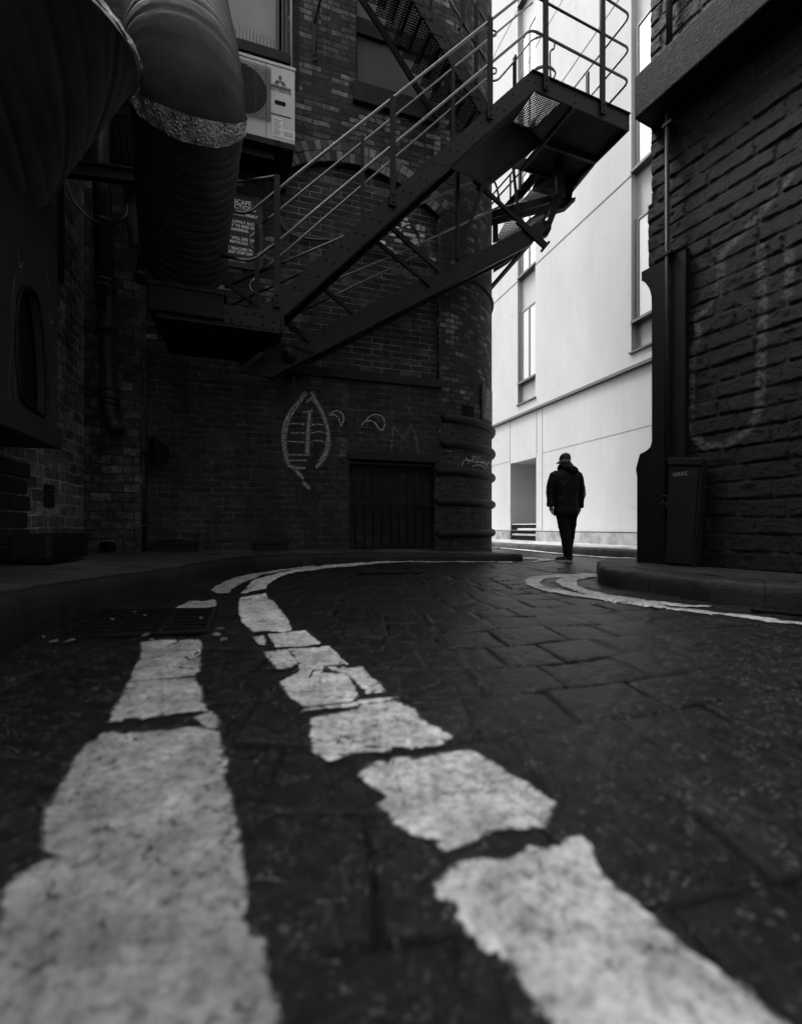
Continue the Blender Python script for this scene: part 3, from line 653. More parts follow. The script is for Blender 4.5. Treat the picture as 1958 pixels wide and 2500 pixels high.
# grille bay: brick infill and bars
m_ = MB(); m_.quad(FP.w(g0, gz0, -.22), FP.w(g1, gz0, -.22), FP.w(g1, gz1, -.22), FP.w(g0, gz1, -.22)); m_.build('grille_infill', M['grille_brick'], brick, uvd=U2)
gr = thing('window_grille', FP.w((g0+g1)/2, gz0, -.05), 'black iron bar grille over the bricked-up opening at pavement level', 'grille')
bars = [870, 892, 913, 935, 957, 976, 997, 1017, 1037]
for x in bars:
    s_ = fl(x, 1200)[0]; m_ = MB(); m_.tube([FP.w(s_, gz0, -.06), FP.w(s_, gz1, -.06)], .011, 8); m_.build('bar', M['iron'], gr, smooth=True)
for z in (fl(950, 1230)[1], gz0+.06, gz1-.05):
    m_ = MB(); m_.pbox(FP, g0, g1, z-.016, z+.016, -.075, -.04); m_.build('cross_bar', M['iron_lt'] if z > 1 and z < 1.2 else M['iron'], gr)
# boarded window with stone sill behind the upper flight
m_ = MB(); m_.pbox(FP, w0, w1, wz0, wz1, -.21, -.16); m_.build('window_board', M['board'], brick)
m_ = MB(); zt = fl(869, 20)[1]
m_.pbox(FP, w0, w1, zt-.28, zt, -.17, -.10); m_.pbox(FP, w0, w0+.05, wz0, wz1, -.17, -.13); m_.build('window_frame', M['stone_dark'], brick)
m_ = MB(); m_.pbox(FP, w0-.06, w1+.1, wz0-.34, wz0, -.1, .09); m_.build('window_sill', M['stone_dark'], brick, bev=.012)
# frosted window above the air conditioner
m_ = MB(); m_.pbox(FP, v0, fl(675, 60)[0], vz0+.02, vz1, -.14, -.12); m_.build('window_pane', M['frost'], brick)
m_ = MB()
for x0, x1 in ((676, 682), (688, 693), (696, 703)): m_.pbox(FP, fl(x0, 60)[0], fl(x1, 60)[0], vz0, vz1, -.16, -.06)
m_.pbox(FP, v0, v1, vz0-.05, vz0+.03, -.18, -.03); m_.build('window_frame', M['board'], brick)
m_ = MB()
for i in range(12):
    s_ = fl(575+i*8.5, 80)[0]; m_.tube([FP.w(s_, vz0+.02, -.02), FP.w(s_+.01, vz0+.22+.05*random.random(), -.01)], .004, 5)
m_.build('bird_spikes', M['iron'], brick)
m_ = MB(); m_.pbox(FP, v0-.1, v1+.03, vz0-.2, vz0-.03, -.05, .10); m_.build('window_sill', M['stone_dark'], brick, bev=.01)

# wall furniture on the brick front
t = thing('cable_tray', FP.w(fl(722, 215)[0], fl(722, 215)[1], .03), 'perforated metal cable tray running down beside the frosted window', 'cable tray')
s0, z0 = fl(716, 215); s1 = fl(730, 100)[0]; m_ = MB()
for k in range(3): m_.pbox(FP, s0+(s1-s0)*k/2-.004, s0+(s1-s0)*k/2+.004, z0, 11.5, .02, .035)
z = z0
while z < 10.6: m_.pbox(FP, s0, s1, z, z+.018, .02, .03); z += .04
m_.build('tray', M['iron_lt'], t)
t = thing('pipe', FP.w(fl(711, 170)[0], fl(711, 170)[1], .03), 'thin pale pipe dropping to the corner of the air conditioner', 'pipe')
m_ = MB(); m_.tube([FP.w(fl(711, 170)[0], fl(711,172)[1], .05), FP.w(fl(709, 0)[0], 11.5, .05)], .018, 8); m_.build('tube', M['lightstrip'], t, smooth=True)
t = thing('wall_bracket', FP.w(fl(768, 150)[0], fl(768, 150)[1]), 'black iron bracket with a hanging chain on the upper brickwork', 'bracket')
m_ = MB(); m_.beam(FP.w(*fl(766, 30), .03), FP.w(*fl(768, 152), .03), .06, .02); m_.beam(FP.w(*fl(768, 60), .05), FP.w(*fl(792, -20), .35), .04, .03); m_.beam(FP.w(*fl(766, 140), .04), FP.w(*fl(778, 20), .12), .03, .03)
m_.build('arm', M['iron'], t)
m_ = MB(); s_, zz = fl(799, 150)
for i in range(34): m_.tube([FP.w(s_, zz+i*.05, .03), FP.w(s_+.008*(-1)**i, zz+i*.05+.035, .03)], .008, 5)
m_.build('chain', M['iron_lt'], t)
for (lbl, pts, r) in (('sagging black cable looped across the arch panel behind the stair', [(683,520),(690,545),(712,566),(760,578),(818,580)], .020),
                      ('thin black wires strung along the arch panel to the rounded corner', [(880,600),(900,602),(990,620),(1070,642),(1098,650)], .014)):
    m_ = MB(); pp = smooth_path([FP.w(*fl(*p), -.06) for p in pts], 6); m_.tube(pp, r, 8)
    if r < .02: m_.tube([p+V(0,0,.05) for p in pp], .010, 6); m_.tube([p+V(0,-.01,-.05) for p in pp], .008, 6)
    tag(m_.build('cable', M['rubber'], smooth=True), lbl, 'cable')
t = thing('air_brick', CW(chit(1142,1000)[0], chit(1142,1000)[1]), 'small black air vent just above the top stone roll', 'vent')
a_, z_ = chit(1142, 1003); m_ = MB(); w_ = .14
def cbox(mb, a0, a1, z0, z1, k0, k1, seg=3):
    for i in range(seg):
        b0, b1 = a0+(a1-a0)*i/seg, a0+(a1-a0)*(i+1)/seg
        mb.hexa([CW(b0,z0,k1), CW(b1,z0,k1), CW(b1,z0,k0), CW(b0,z0,k0), CW(b0,z1,k1), CW(b1,z1,k1), CW(b1,z1,k0), CW(b0,z1,k0)])
cbox(m_, a_-w_, a_+w_, z_-.09, z_+.09, .003, .012); m_.build('backing', M['black'], t)
m_ = MB()
for i in range(7): cbox(m_, a_-w_+i*w_/3-.005, a_-w_+i*w_/3+.005, z_-.09, z_+.09, .012, .022, 1)
for i in range(5): cbox(m_, a_-w_, a_+w_, z_-.09+i*.045-.004, z_-.09+i*.045+.004, .012, .02)
m_.build('lattice', M['iron'], t)

# ------------------------------------------------------------ writing
def text_mesh(txt, size, align='CENTER', bold=0.0):
    c = bpy.data.curves.new('t', 'FONT'); c.body = txt; c.size = size; c.align_x = align; c.offset = bold; c.resolution_u = 3
    o = bpy.data.objects.new('t', c); COLL.objects.link(o); dg = bpy.context.evaluated_depsgraph_get(); dg.update()
    me = bpy.data.meshes.new_from_object(o.evaluated_get(dg)); vs = [v.co.copy() for v in me.vertices]; fs = [tuple(p.vertices) for p in me.polygons]
    bpy.data.objects.remove(o); bpy.data.meshes.remove(me); return vs, fs
def put_text(mb, txt, size, fn, x0, z0, align='CENTER', sx=1.0, bold=0.0, shear=0):
    vs, fs = text_mesh(txt, size, align, bold); mb.add([fn(x0+v.x*sx, z0+v.y+v.x*shear) for v in vs], fs)
# instruction sign
sl_, sz1 = fl(500, 480); sr_, _ = fl(641, 480); st_ = fl(560, 478)[1]; sb_ = fl(560, 650)[1]
st_ = .564+(1287-488)*FP.hit(620,488).y/F; sb_ = .564+(1287-661)*FP.hit(620,661).y/F
t = thing('sign', FP.w((sl_+sr_)/2, sb_, .03), 'dark fire escape instruction sign on the brickwork beside the big duct', 'sign')
m_ = MB(); m_.pbox(FP, sl_, sr_, sb_, st_, .01, .03); m_.build('sign_board', M['signblack'], t)
m_ = MB(); cx_ = (fl(536,560)[0]+fl(632,560)[0])/2 - .07; H = st_-sb_
rows = [('FIRE ESCAPE', .10, .105, 1.0), ('INSTRUCTIONS', .17, .105, 1.0), ('HOLD HANDRAILS FIRMLY', .26, .066, 1.0), ('WALK OUT SLOWLY ALONG', .37, .066, 1.0), ('WALKWAY TO END OF', .425, .066, 1.0), ('LEFT HANDRAIL', .48, .066, 1.0),
        ('WALKWAY WILL DESCEND', .60, .066, 1.0), ('AUTOMATICALLY', .655, .066, 1.0), ('WHEN IT REACHES THE', .745, .066, 1.0), ('PAVEMENT STEP OFF', .80, .066, 1.0), ('IMMEDIATELY', .905, .066, 1.0)]
for tx, fr, sz, sx in rows: put_text(m_, tx, sz*.92, lambda x, z: FP.w(x, z, .034), cx_, st_-H*(fr+.012), sx=.95, bold=.0018)
m_.build('lettering', M['signtextd'], t)
# keep clear sign wrapped on the corner
a0_, z0_ = chit(1173, 1033); zt_ = chit(1173, 938)[1]; zb_ = 2.66; aw = .56
t = thing('sign', CW(a0_, zb_, .03), 'dark keep clear notice on the rounded corner above the stone rolls', 'sign')
m_ = MB(); cbox(m_, a0_, a0_+aw, zb_, zt_, .02, .04, 10); m_.build('sign_board', M['signblack'], t)
m_ = MB(); Hc = zt_-zb_
for tx, fr, sz in (('KEEP', .22, .15), ('CLEAR', .38, .15), ('DO NOT', .50, .10), ('OBSTRUCT', .62, .10), ('FIRE ESCAPE', .80, .10), ('ROUTE ABOVE', .92, .10)):
    put_text(m_, tx, sz, lambda x, z: CW(x, z, .044), a0_+aw*.5, zt_-Hc*fr, sx=.66, bold=0)
cbox(m_, a0_+.08, a0_+aw-.08, zt_-Hc*.65, zt_-Hc*.645, .04, .044, 6)
m_.build('lettering', M['signtext'], t)

# ------------------------------------------------------------ graffiti: soft ribbons lying on the wall
def ribbon(mb, uvs, pts2, fn, w, n=8):
    pts = smooth_path([V(a, z, 0) for a, z in pts2], n); L = 0; base = len(mb.v); m = len(pts)
    for i, p in enumerate(pts):
        t = (pts[min(i+1, m-1)]-pts[max(i-1, 0)]).normalized(); q = V(-t.y, t.x, 0)
        if i: L += (pts[i]-pts[i-1]).length
        ww = w if not isinstance(w, tuple) else w[0]+(w[1]-w[0])*i/(m-1)
        for sgn, vv in ((-1, 0), (1, 1)): c = p+q*ww/2*sgn; mb.v.append(tuple(fn(c.x, c.y))); uvs.append((L, vv))
    for i in range(m-1): mb.f.append((base+2*i, base+2*i+1, base+2*i+3, base+2*i+2)); mb.t.append(.5)
def graffiti(name, strokes, fn, hitf, m, parent, label=None):
    mb = MB(); uvs = []
    for w, pts in strokes: ribbon(mb, uvs, [hitf(*p) for p in pts], fn, w)
    o = mb.build(name, m, parent); uv = o.data.uv_layers.new(name='UVMap')
    for lp in o.data.loops: uv.data[lp.index].uv = uvs[lp.vertex_index]
    if label: o['label'] = label
    return o
zg = lambda x, y: (640+x*.2459, 920+y*.2459)
def zs(*c): return [zg(c[i], c[i+1]) for i in range(0, len(c), 2)]
fw = lambda a, z: FP.w(a, z, .010)
leaf = [(.085, zs(430,150, 370,240, 290,330, 235,440, 210,560, 212,680, 235,780, 270,880, 340,905)), (.05, zs(440,160, 385,250, 310,350, 262,450, 238,560, 232,680, 255,790)),
        (.085, zs(485,150, 540,250, 600,360, 645,480, 660,600, 650,720, 600,830, 530,900)), (.04, zs(490,220, 550,300, 600,400, 632,500, 640,620, 620,740, 560,840)),
        (.10, zs(470,350, 462,450, 455,560, 450,680, 445,780)), (.05, zs(400,350, 450,345, 500,330)), (.05, zs(440,260, 470,220, 500,215)), (.035, zs(225,830, 330,830, 440,830)), (.06, zs(250,885, 350,905, 430,905)),
        (.09, zs(300,885, 360,960, 410,1010)), (.09, zs(405,1040, 440,1080, 470,1115)), (.04, zs(490,480, 560,470, 610,480)), (.04, zs(490,560, 560,545, 620,560)), (.04, zs(490,640, 560,630, 620,650)), (.03, zs(260,470, 330,465, 420,470)), (.03, zs(250,640, 330,645, 420,650)), (.03, zs(230,775, 330,775, 430,775)), (.03, zs(280,560,350,555,420,560))]
graffiti('graffiti', leaf, fw, fl, M['spray'], brick, 'white spray-painted leaf shape')
thin = [(.022, zs(665,385, 700,350, 745,335, 790,360, 808,410, 795,460, 782,490)), (.022, zs(670,385, 710,375, 745,400, 770,450, 782,490)), (.022, zs(985,480, 1030,430, 1080,385, 1140,375, 1190,395, 1215,450, 1205,510, 1180,530, 1150,500, 1110,450, 1060,435, 1010,445))]
graffiti('graffiti', thin, fw, fl, M['spray_b'], brick, 'thin curling white paint lines')
faint = [(.016, zs(870,600, 900,560, 950,545, 985,590, 975,640, 920,675, 870,665, 810,620)), (.05, zs(1300,480, 1290,600, 1285,720)), (.05, zs(1300,480, 1380,590, 1410,600, 1480,470)), (.05, zs(1480,470, 1530,620, 1550,760)), (.05, zs(330,-60, 320,20, 300,130)),
         (.02, [(600,1105),(612,1120),(614,1150),(606,1180),(592,1185)]), (.014, zs(820,200,870,320,1000,325,1180,335,1300,345,1600,370))]
graffiti('graffiti', faint, fw, fl, M['spray_f'], brick, 'faded grey paint marks')
darkk = [(.035, zs(780,640, 765,720, 745,800, 815,870)), (.03, zs(740,665, 800,660, 850,700)), (.03, zs(770,680,820,725)), (.03, zs(760,880, 730,930, 745,975, 785,960, 795,910, 765,880)), (.03, zs(730,1000, 760,1040, 850,1020)), (.03, zs(700,1090, 750,1150, 770,1200))]
mb = MB(); uvs = []
pc = [fl(*zg(795, 600)), fl(*zg(795, 790))]
graffiti('graffiti', [(.24, [zg(793, 605), zg(793, 700), zg(793, 795)])], lambda a, z: FP.w(a, z, .006), fl, M['spray_f'], brick, 'grey paint patch beside the grille')
graffiti('graffiti', darkk, lambda a, z: FP.w(a, z, .014), fl, M['spray_k'], brick, 'black drip-like scrawl')
zc = lambda x, y: (1040+x*.1284, 900+y*.1284)
def zcs(*c): return [zc(c[i], c[i+1]) for i in range(0, len(c), 2)]
zaah = [(.016, zcs(675,1860, 690,1780, 740,1740, 790,1740, 900,1780, 1000,1780, 1100,1800, 1150,1840)), (.014, zcs(750,1690, 780,1740, 820,1740, 780,1800)), (.014, zcs(850,1665, 915,1670, 870,1730, 935,1790)), (.012, zcs(920,1760, 950,1670, 975,1770)), (.012, zcs(985,1770, 1010,1670, 1040,1770)), (.012, zcs(1050,1680, 1052,1830)), (.012, zcs(1100,1690, 1100,1880)), (.012, zcs(1040,1770, 1110,1770)),
        (.016, zcs(870,1865, 920,1840, 1000,1830, 1080,1870, 1145,1940)), (.012, zcs(1130,1790, 1160,1870)), (.014, zcs(1150,1820, 1190,1780, 1215,1800, 1240,1870)), (.008, zcs(370,1540, 430,1565, 495,1570)), (.014, zcs(195,1745, 205,1755)), (.02, zcs(165,1895, 180,1915)), (.014, zcs(250,1160,262,1200)), (.012, zcs(215,2090,225,2140))]
zaah = [(w_*1.5, p_) for w_, p_ in zaah]
graffiti('graffiti', zaah, lambda a, z: CW(a, z, .012), chit, M['spray_b'], brick, 'white scratched tag reading ZAAH')

# ------------------------------------------------------------ pale building
pale = thing('pale_building', (8.31, 0, 0), 'tall pale rendered building closing the lane behind the walking man', 'building')
def wl(px, py): return WP.loc(px, py)
sA, sB = wl(1264, 900)[0], wl(1307, 900)[0]; PIT = (wl(1264,900)[0]-wl(1541,800)[0])
bays = [(sB+PIT*k, sA+PIT*k) for k in (1, 0, -1, -2)]
dz = 2.63; dA, dB = wl(1244, 1200)[0], wl(1307, 1200)[0]
S0, S1, TOPW = -6.0, 34.0, 21.0
ZS = 4.05
holes = [rect(a, b, 4.42, TOPW-.8) for a, b in bays]
m_ = holed(WP, rect(S0, S1, ZS, TOPW), holes, reveal=.15); m_.build('upper_wall', M['white'], pale)
m_ = holed(WP, rect(S0, S1, .455, ZS), [rect(dB, dA, .46, dz)], k=-.03, reveal=1.25); m_.build('lower_wall', M['white'], pale)
m_ = MB(); m_.pbox(WP, S0, dB, 0, .43, -.3, -.01); m_.pbox(WP, dA, S1, 0, .43, -.3, -.01); m_.build('plinth', M['plinth'], pale)
m_ = MB(); m_.pbox(WP, S0, dB, .43, .455, -.3, -.045); m_.pbox(WP, dA, S1, .43, .455, -.3, -.045); m_.build('plinth_joint', M['joint'], pale)
m_ = MB(); m_.pbox(WP, S0, S1, ZS-.02, ZS+.05, -.05, .06); m_.build('string_ledge', M['ledge'], pale)
zj = 8.32
m_ = MB(); segs = [S0] + [x for a, b in sorted(bays) for x in (a, b)] + [S1]
for i in range(0, len(segs)-1, 2): m_.pbox(WP, segs[i], segs[i+1], zj-.018, zj+.018, 0, .006)
for z in (12.6, 16.9):
    for i in range(0, len(segs)-1, 2): m_.pbox(WP, segs[i], segs[i+1], z-.018, z+.018, 0, .006)
m_.build('render_joint', M['joint'], pale)
m_ = MB(); m_.pbox(WP, S0, dB-.3, 2.70, 2.715, -.03, -.026); m_.pbox(WP, dA, S1, 2.70, 2.715, -.03, -.026)
for x in (1243, 1308, 1322): s_ = wl(x, 1200)[0]; m_.pbox(WP, s_-.012, s_+.012, .46 if x == 1322 else dz, ZS-.02, -.03, -.025)
m_.build('panel_joint', M['pj'], pale)
for a, b in bays:
    m_ = MB(); m_.quad(WP.w(a, 4.42, -.15), WP.w(b, 4.42, -.15), WP.w(b, TOPW-.8, -.15), WP.w(a, TOPW-.8, -.15)); m_.build('recess_back', M['white'], pale)
    for zl, zh in ((5.10, 7.35), (8.42, 11.6), (12.7, 15.9), (17.0, 20.0)):
        f = MB(); w_ = .05
        for q in ((a, b, zl, zl+w_), (a, b, zh-w_, zh), (a, a+w_, zl+w_, zh-w_), (b-.10, b, zl+w_, zh-w_), ((a+b)/2-.02, (a+b)/2+.02, zl+w_, zh-w_)): f.pbox(WP, q[0], q[1], q[2], q[3], -.145, -.09)
        fo = f.build('window', M['wframe'], pale)
        p_ = MB(); p_.pbox(WP, a+.04, b-.09, zl+.04, zh-.04, -.125, -.115); p_.build('pane', M['glass'], fo)
        s_ = MB(); s_.pbox(WP, a+.004, b-.004, zl-.06, zl, -.145, .03); s_.build('sill', M['ledge'], fo)
    m_ = MB(); m_.pbox(WP, a-.03, b+.03, 4.38, 4.42, -.14, .05); m_.build('recess_sill', M['ledge'], pale)
# doorway niche with striped board
m_ = MB(); m_.quad(WP.w(dB, .2, -1.25), WP.w(dA, .2, -1.25), WP.w(dA, dz, -1.25), WP.w(dB, dz, -1.25)); m_.build('doorway_back', M['white'], pale)
m_ = MB(); zt = wl(1270, 1281)[1]; m_.pbox(WP, dB+.01, dA-.01, .14, zt, -.12, -.09); o = m_.build('doorway_board', M['black'], pale)
m_ = MB(); m_.pbox(WP, dB+.01, dA-.35, .47, .53, -.09, -.08); m_.pbox(WP, dB+.01, dA-.01, .30, .36, -.09, -.08); m_.pbox(WP, dB, dA, zt, zt+.03, -.13, -.08); m_.build('white_stripe', M['white'], o)
m_ = MB(); m_.prism([WP.w(S0, TOPW), WP.w(S1, TOPW), WP.w(S1, TOPW, -8), WP.w(S0, TOPW, -8)], V(0, 0, .3)); m_.build('roof', M['stone_dark'], pale)
m_ = MB(); wallq(WP.w(S0, 0).xy, WP.w(S0, 0, -8).xy, 0, TOPW, m_); wallq(WP.w(S0, 0, -8).xy, WP.w(S1, 0, -8).xy, 0, TOPW, m_); wallq(WP.w(S1, 0, -8).xy, WP.w(S1, 0).xy, 0, TOPW, m_); m_.build('back_wall', M['white'], pale)

# ------------------------------------------------------------ stone building on the right
stone = thing('stone_building', (2.73, 5.15, 0), 'black rock-faced stone building along the right edge with a projecting stone band', 'building')
def rl(px, py, k=0): return RP.off(k).loc(px, py)
edge = [(1577,-700),(1577,0),(1577,100),(1576,200),(1578,300),(1578,400),(1579,440),(1577,500),(1569,507),(1568,560),(1569,620),(1569,655),(1599,662),(1599,1000),(1599,1300)]
outl = []
TOPR = 7.4
for i, (x, y) in enumerate(edge):
    s_, z_ = rl(x, y)
    outl.append((s_, min(z_, TOPR)))
outl[0] = (outl[1][0], TOPR)
sbr = rl(1599, 1300)[0]
pts = []
for i in range(len(outl)-1):                       # rough stone edge
    a, b = outl[i], outl[i+1]; nn = max(1, int(abs(b[1]-a[1])/.06))
    for k in range(nn): tt = k/nn; jit = (random.random()-.5)*.018 if i < 11 else 0; pts.append((a[0]+(b[0]-a[0])*tt+jit, a[1]+(b[1]-a[1])*tt))
pts += [(sbr, 0), (-9, 0), (-9, TOPR)]
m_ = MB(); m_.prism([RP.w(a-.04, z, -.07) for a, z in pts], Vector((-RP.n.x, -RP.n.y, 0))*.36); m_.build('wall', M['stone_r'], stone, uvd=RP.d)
m_ = MB(); c0 = RP.w(-.02, 0, -.4).xy; c1 = c0 + Vector((.62, -.78))*5; c2 = RP.w(-9, 0, -.4).xy + Vector((3.0, 1.0))
wallq(c0, c1, 0, TOPR, m_); wallq(c1, c2, 0, TOPR, m_); wallq(c2, RP.w(-9, 0).xy, 0, TOPR, m_)
m_.add([V(c0.x,c0.y,TOPR), V(c1.x,c1.y,TOPR), V(c2.x,c2.y,TOPR), RP.w(-9,TOPR)], [(0,1,2,3)])
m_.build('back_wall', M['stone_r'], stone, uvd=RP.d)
def rockface(name, s0, s1, z0, z1, res, edge_fn, parent):
    gs = np.arange(s0, s1, res); gz = np.arange(z0, z1, res); S, Z = np.meshgrid(gs, gz, indexing='ij')
    S2 = S + .03*(vnoise(S*3, Z*3, 91)-.5); Z2 = Z + .03*(vnoise(S*1.6+7, Z*3, 92)-.5)
    RH, LN = .165, .40; v = Z2/RH; iz = np.floor(v).astype(np.int64); fv = v-iz
    u = S2/LN + _h(iz, iz*0, 93)*2; iu = np.floor(u).astype(np.int64); fu = u-iu; d = np.minimum(np.minimum(fu, 1-fu)*LN, np.minimum(fv, 1-fv)*RH)
    d = d - .020*(fbm(S*14, Z*14, 4, 94)-.42); q = np.clip((d-.003)/.016, 0, 1); rr_ = _h(iu, iz, 95)
    K = .009*q*(.4+1.2*vnoise(S*2.3, Z*2.3, 99)) + .030*(fbm(S*9+rr_*9, Z*13, 5, 96)-.45)*(.3+.7*q) + .012*rr_*q - .030 + .02*(vnoise(S*.8, Z*.8, 97)-.5) + .012*(fbm(S*30, Z*34, 3, 98)-.4)
    gd = np.full(S.shape, 1e9)
    for st_ in ([(1925,430),(1860,510),(1800,580),(1765,610)], [(1760,612),(1757,660),(1753,720),(1722,752),(1697,775),(1705,812),(1692,850),(1688,900),(1684,960),(1686,1010),(1688,1060)],
                [(1688,1062),(1720,1090),(1770,1085),(1815,1058),(1845,1020),(1855,960),(1856,880),(1862,800),(1862,740),(1858,680),(1856,600)], [(1925,600),(1927,660),(1920,720)]):
        q_ = [rl(*p) for p in st_]
        for (ax, az), (bx, bz) in zip(q_[:-1], q_[1:]):
            ex, ez = bx-ax, bz-az; tt = np.clip(((S-ax)*ex+(Z-az)*ez)/(ex*ex+ez*ez), 0, 1); gd = np.minimum(gd, np.hypot(S-ax-ex*tt, Z-az-ez*tt))
    GA = np.clip((.050-gd)/.03, 0, 1)
    E_ = np.array([edge_fn(z) for z in gz])[None, :]; K = K - .10*np.clip(1-(E_-S)/.05, 0, 3); keep = S < E_+.03
    X = RP.p0.x+RP.d.x*S+RP.n.x*K; Y = RP.p0.y+RP.d.y*S+RP.n.y*K
    idx = np.arange(S.size).reshape(S.shape); cell = keep[1:, 1:] & keep[:-1, :-1]
    qd = np.stack([idx[:-1,:-1], idx[1:,:-1], idx[1:,1:], idx[:-1,1:]], -1)[cell]; used = np.unique(qd); rm = np.full(S.size, -1); rm[used] = np.arange(len(used))
    o = np_mesh(name, np.stack([X.ravel()[used], Y.ravel()[used], Z.ravel()[used]], -1), rm[qd], {'joint': (1-np.clip(d/.02, 0, 1)).ravel()[used], 'sett': rr_.ravel()[used], 'graf': GA.ravel()[used]}, M['rock']); o.parent = parent; o.matrix_parent_inverse = Matrix.Translation(-parent_world(parent)); return o
def edge_at(z):
    for a, b in zip(outl[:-1], outl[1:]):
        if min(a[1], b[1]) <= z <= max(a[1], b[1]) and abs(a[1]-b[1]) > 1e-6: return a[0]+(b[0]-a[0])*(z-a[1])/(b[1]-a[1])
    return outl[-1][0]
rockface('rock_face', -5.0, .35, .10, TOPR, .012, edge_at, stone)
# projecting band
bs, bz0 = rl(1548, 292, .24); bz1 = rl(1545, 190, .24)[1]; m_ = MB()
prof = [(0, bz0), (0, bz0+.02)]
m_.hexa([RP.w(-9,bz0,.24), RP.w(bs,bz0,.24), RP.w(bs,bz0,-.1), RP.w(-9,bz0,-.1), RP.w(-9,bz1,.24), RP.w(bs,bz1,.24), RP.w(bs,bz1+.1,-.1), RP.w(-9,bz1+.1,-.1)])
m_.build('stone_band', M['stone_lintel'], stone, bev=.02)
# smooth black corner piece with a stopped curve
cp = [(1567,664),(1567,684),(1577,691),(1586,704),(1591,722),(1592,745),(1592,1078),(1588,1092),(1578,1101),(1563,1109),(1559,1122),(1553,1145),(1556,1165),(1556,1376),(1672,1376),(1673,900),(1675,604)]
k_ = .05; rp_ = RP.off(k_)
m_ = MB(); m_.prism([rp_.hit(x, y) for x, y in cp], Vector((-RP.n.x, -RP.n.y, 0))*.5); m_.build('corner_plaster', M['plaster'], stone, bev=.012)
# thin pipe
t = thing('pipe', rl and RP.w(rl(1628,1300)[0], .17, .1), 'thin black pipe running down the stone wall behind the cabinet', 'pipe')
s_ = rl(1628, 600, .09)[0]; m_ = MB(); m_.tube([RP.w(s_, .3, .09), RP.w(s_, bz0, .09)], .022, 10); m_.tube([RP.w(s_, bz1+.05, .05), RP.w(s_, TOPR-.2, .05)], .03, 10); m_.build('tube', M['pipe'], t, smooth=True)
for y in (305, 620):
    z_ = rl(1628, y, .09)[1]; m_ = MB(); m_.pbox(RP, s_-.06, s_+.035, z_-.015, z_+.015, .0, .12); m_.build('bracket', M['pipe'], t)
m_ = MB(); zc_ = rl(1628, 1225, .1)[1]
for i in range(7):
    q = [RP.w(s_+random.uniform(-.04,.05), zc_+random.uniform(-.07,.06), .12+random.uniform(-.02,.02)) for _ in range(3)]; m_.tube(smooth_path(q, 4), .006, 5)
m_.build('wire_tie', M['rubber'], t)
# leaning cabinet
t = thing('cabinet', RP.w(-.7, .17, .1), 'dark dented metal cabinet leaning against the stone wall on the kerb', 'cabinet')
ka = RP.off(.13); kb = RP.off(.03)
fr = [ka.hit(1623,1381), ka.hit(1694,1384), ka.hit(1715,1122), ka.hit(1633,1121)]
for q in fr[:2]: q.z = .172
dn = Vector((-RP.n.x, -RP.n.y, 0))*.10
m_ = MB(); m_.hexa(fr + [q+dn for q in fr]); m_.build('case', M['cab'], t, bev=.006)
c = [fr[0].lerp(fr[1], .03), fr[0].lerp(fr[1], .93), fr[3].lerp(fr[2], .93), fr[3].lerp(fr[2], .03)]
c = [c[0].lerp(c[3], .02), c[1].lerp(c[2], .02), c[1].lerp(c[2], .93), c[0].lerp(c[3], .93)]; nn_ = Vector((RP.n.x, RP.n.y, 0))
m_ = MB(); m_.hexa(c + [q+nn_*.012 for q in c]); do = m_.build('door', M['cab'], t, bev=.003)
m_ = MB(); e0, e1 = fr[3].lerp(fr[0], -.015), fr[2].lerp(fr[1], -.015); e2, e3 = fr[2].lerp(fr[1], .05), fr[3].lerp(fr[0], .05)
m_.hexa([q+nn_*.0+dn*.0 for q in (e3, e2, e1, e0)] + [q+nn_*.025 for q in (e3, e2, e1, e0)]); m_.build('lid', M['cab'], t, bev=.004)
m_ = MB()
vs, fs = text_mesh('GREC', .05); wx = (c[1]-c[0]).normalized(); wz = (c[3]-c[0]).normalized(); org = c[3].lerp(c[0], .09).lerp(c[2].lerp(c[1], .09), .42)
m_.add([org+nn_*.014+wx*v.x*1.3+wz*v.y for v in vs], fs); m_.build('lettering', M['pj'], do)
for f_, g_ in ((.35, .04), (.3, .965)):
    m_ = MB(); q = c[3].lerp(c[0], g_).lerp(c[2].lerp(c[1], g_), f_); m_.dome(q+nn_*.012, nn_, .012); m_.build('lock', M['black'], do)

# ------------------------------------------------------------ left building
left = thing('left_building', (-2.365, 0, 0), 'dark blockwork building at the left edge with a brick pier at its end', 'building')
se = LP.loc(205, 1300)[0]; TOPL = 8.3
m_ = holed(LP, rect(-5, se+.05, 0, TOPL), []); m_.build('wall', M['brick_left'], left, uvd=U1)
pe = PP.loc(343, 1300)[0]
m_ = MB(); R0 = .12                                 # pier front with a rounded arris, then its side
pts = [PP.w(-.2, 0), PP.w(pe-R0, 0)] + [PP.w(pe-R0+R0*math.sin(a), 0, -R0+R0*math.cos(a)) for a in (R_(22), R_(45), R_(67), R_(90))] + [PP.w(pe, 0, -2.2)]
Ls = [0]
for i in range(1, len(pts)): Ls.append(Ls[-1]+(pts[i]-pts[i-1]).length)
uvs = []
for i, p in enumerate(pts): m_.v += [(p.x, p.y, 0), (p.x, p.y, TOPL)]; uvs += [(Ls[i], 0), (Ls[i], TOPL)]
for i in range(len(pts)-1): m_.f.append((2*i, 2*i+2, 2*i+3, 2*i+1)); m_.t.append(.5)
o = m_.build('pier', M['brick_pier'], left); uv = o.data.uv_layers.new(name='UVMap')
for lp in o.data.loops: uv.data[lp.index].uv = uvs[lp.vertex_index]
m_ = MB(); m_.prism([LP.w(-5, TOPL), LP.w(se+2.0, TOPL), LP.w(se+2.0, TOPL, -5), LP.w(-5, TOPL, -5)], V(0,0,.2)); m_.build('roof', M['stone_dark'], left)
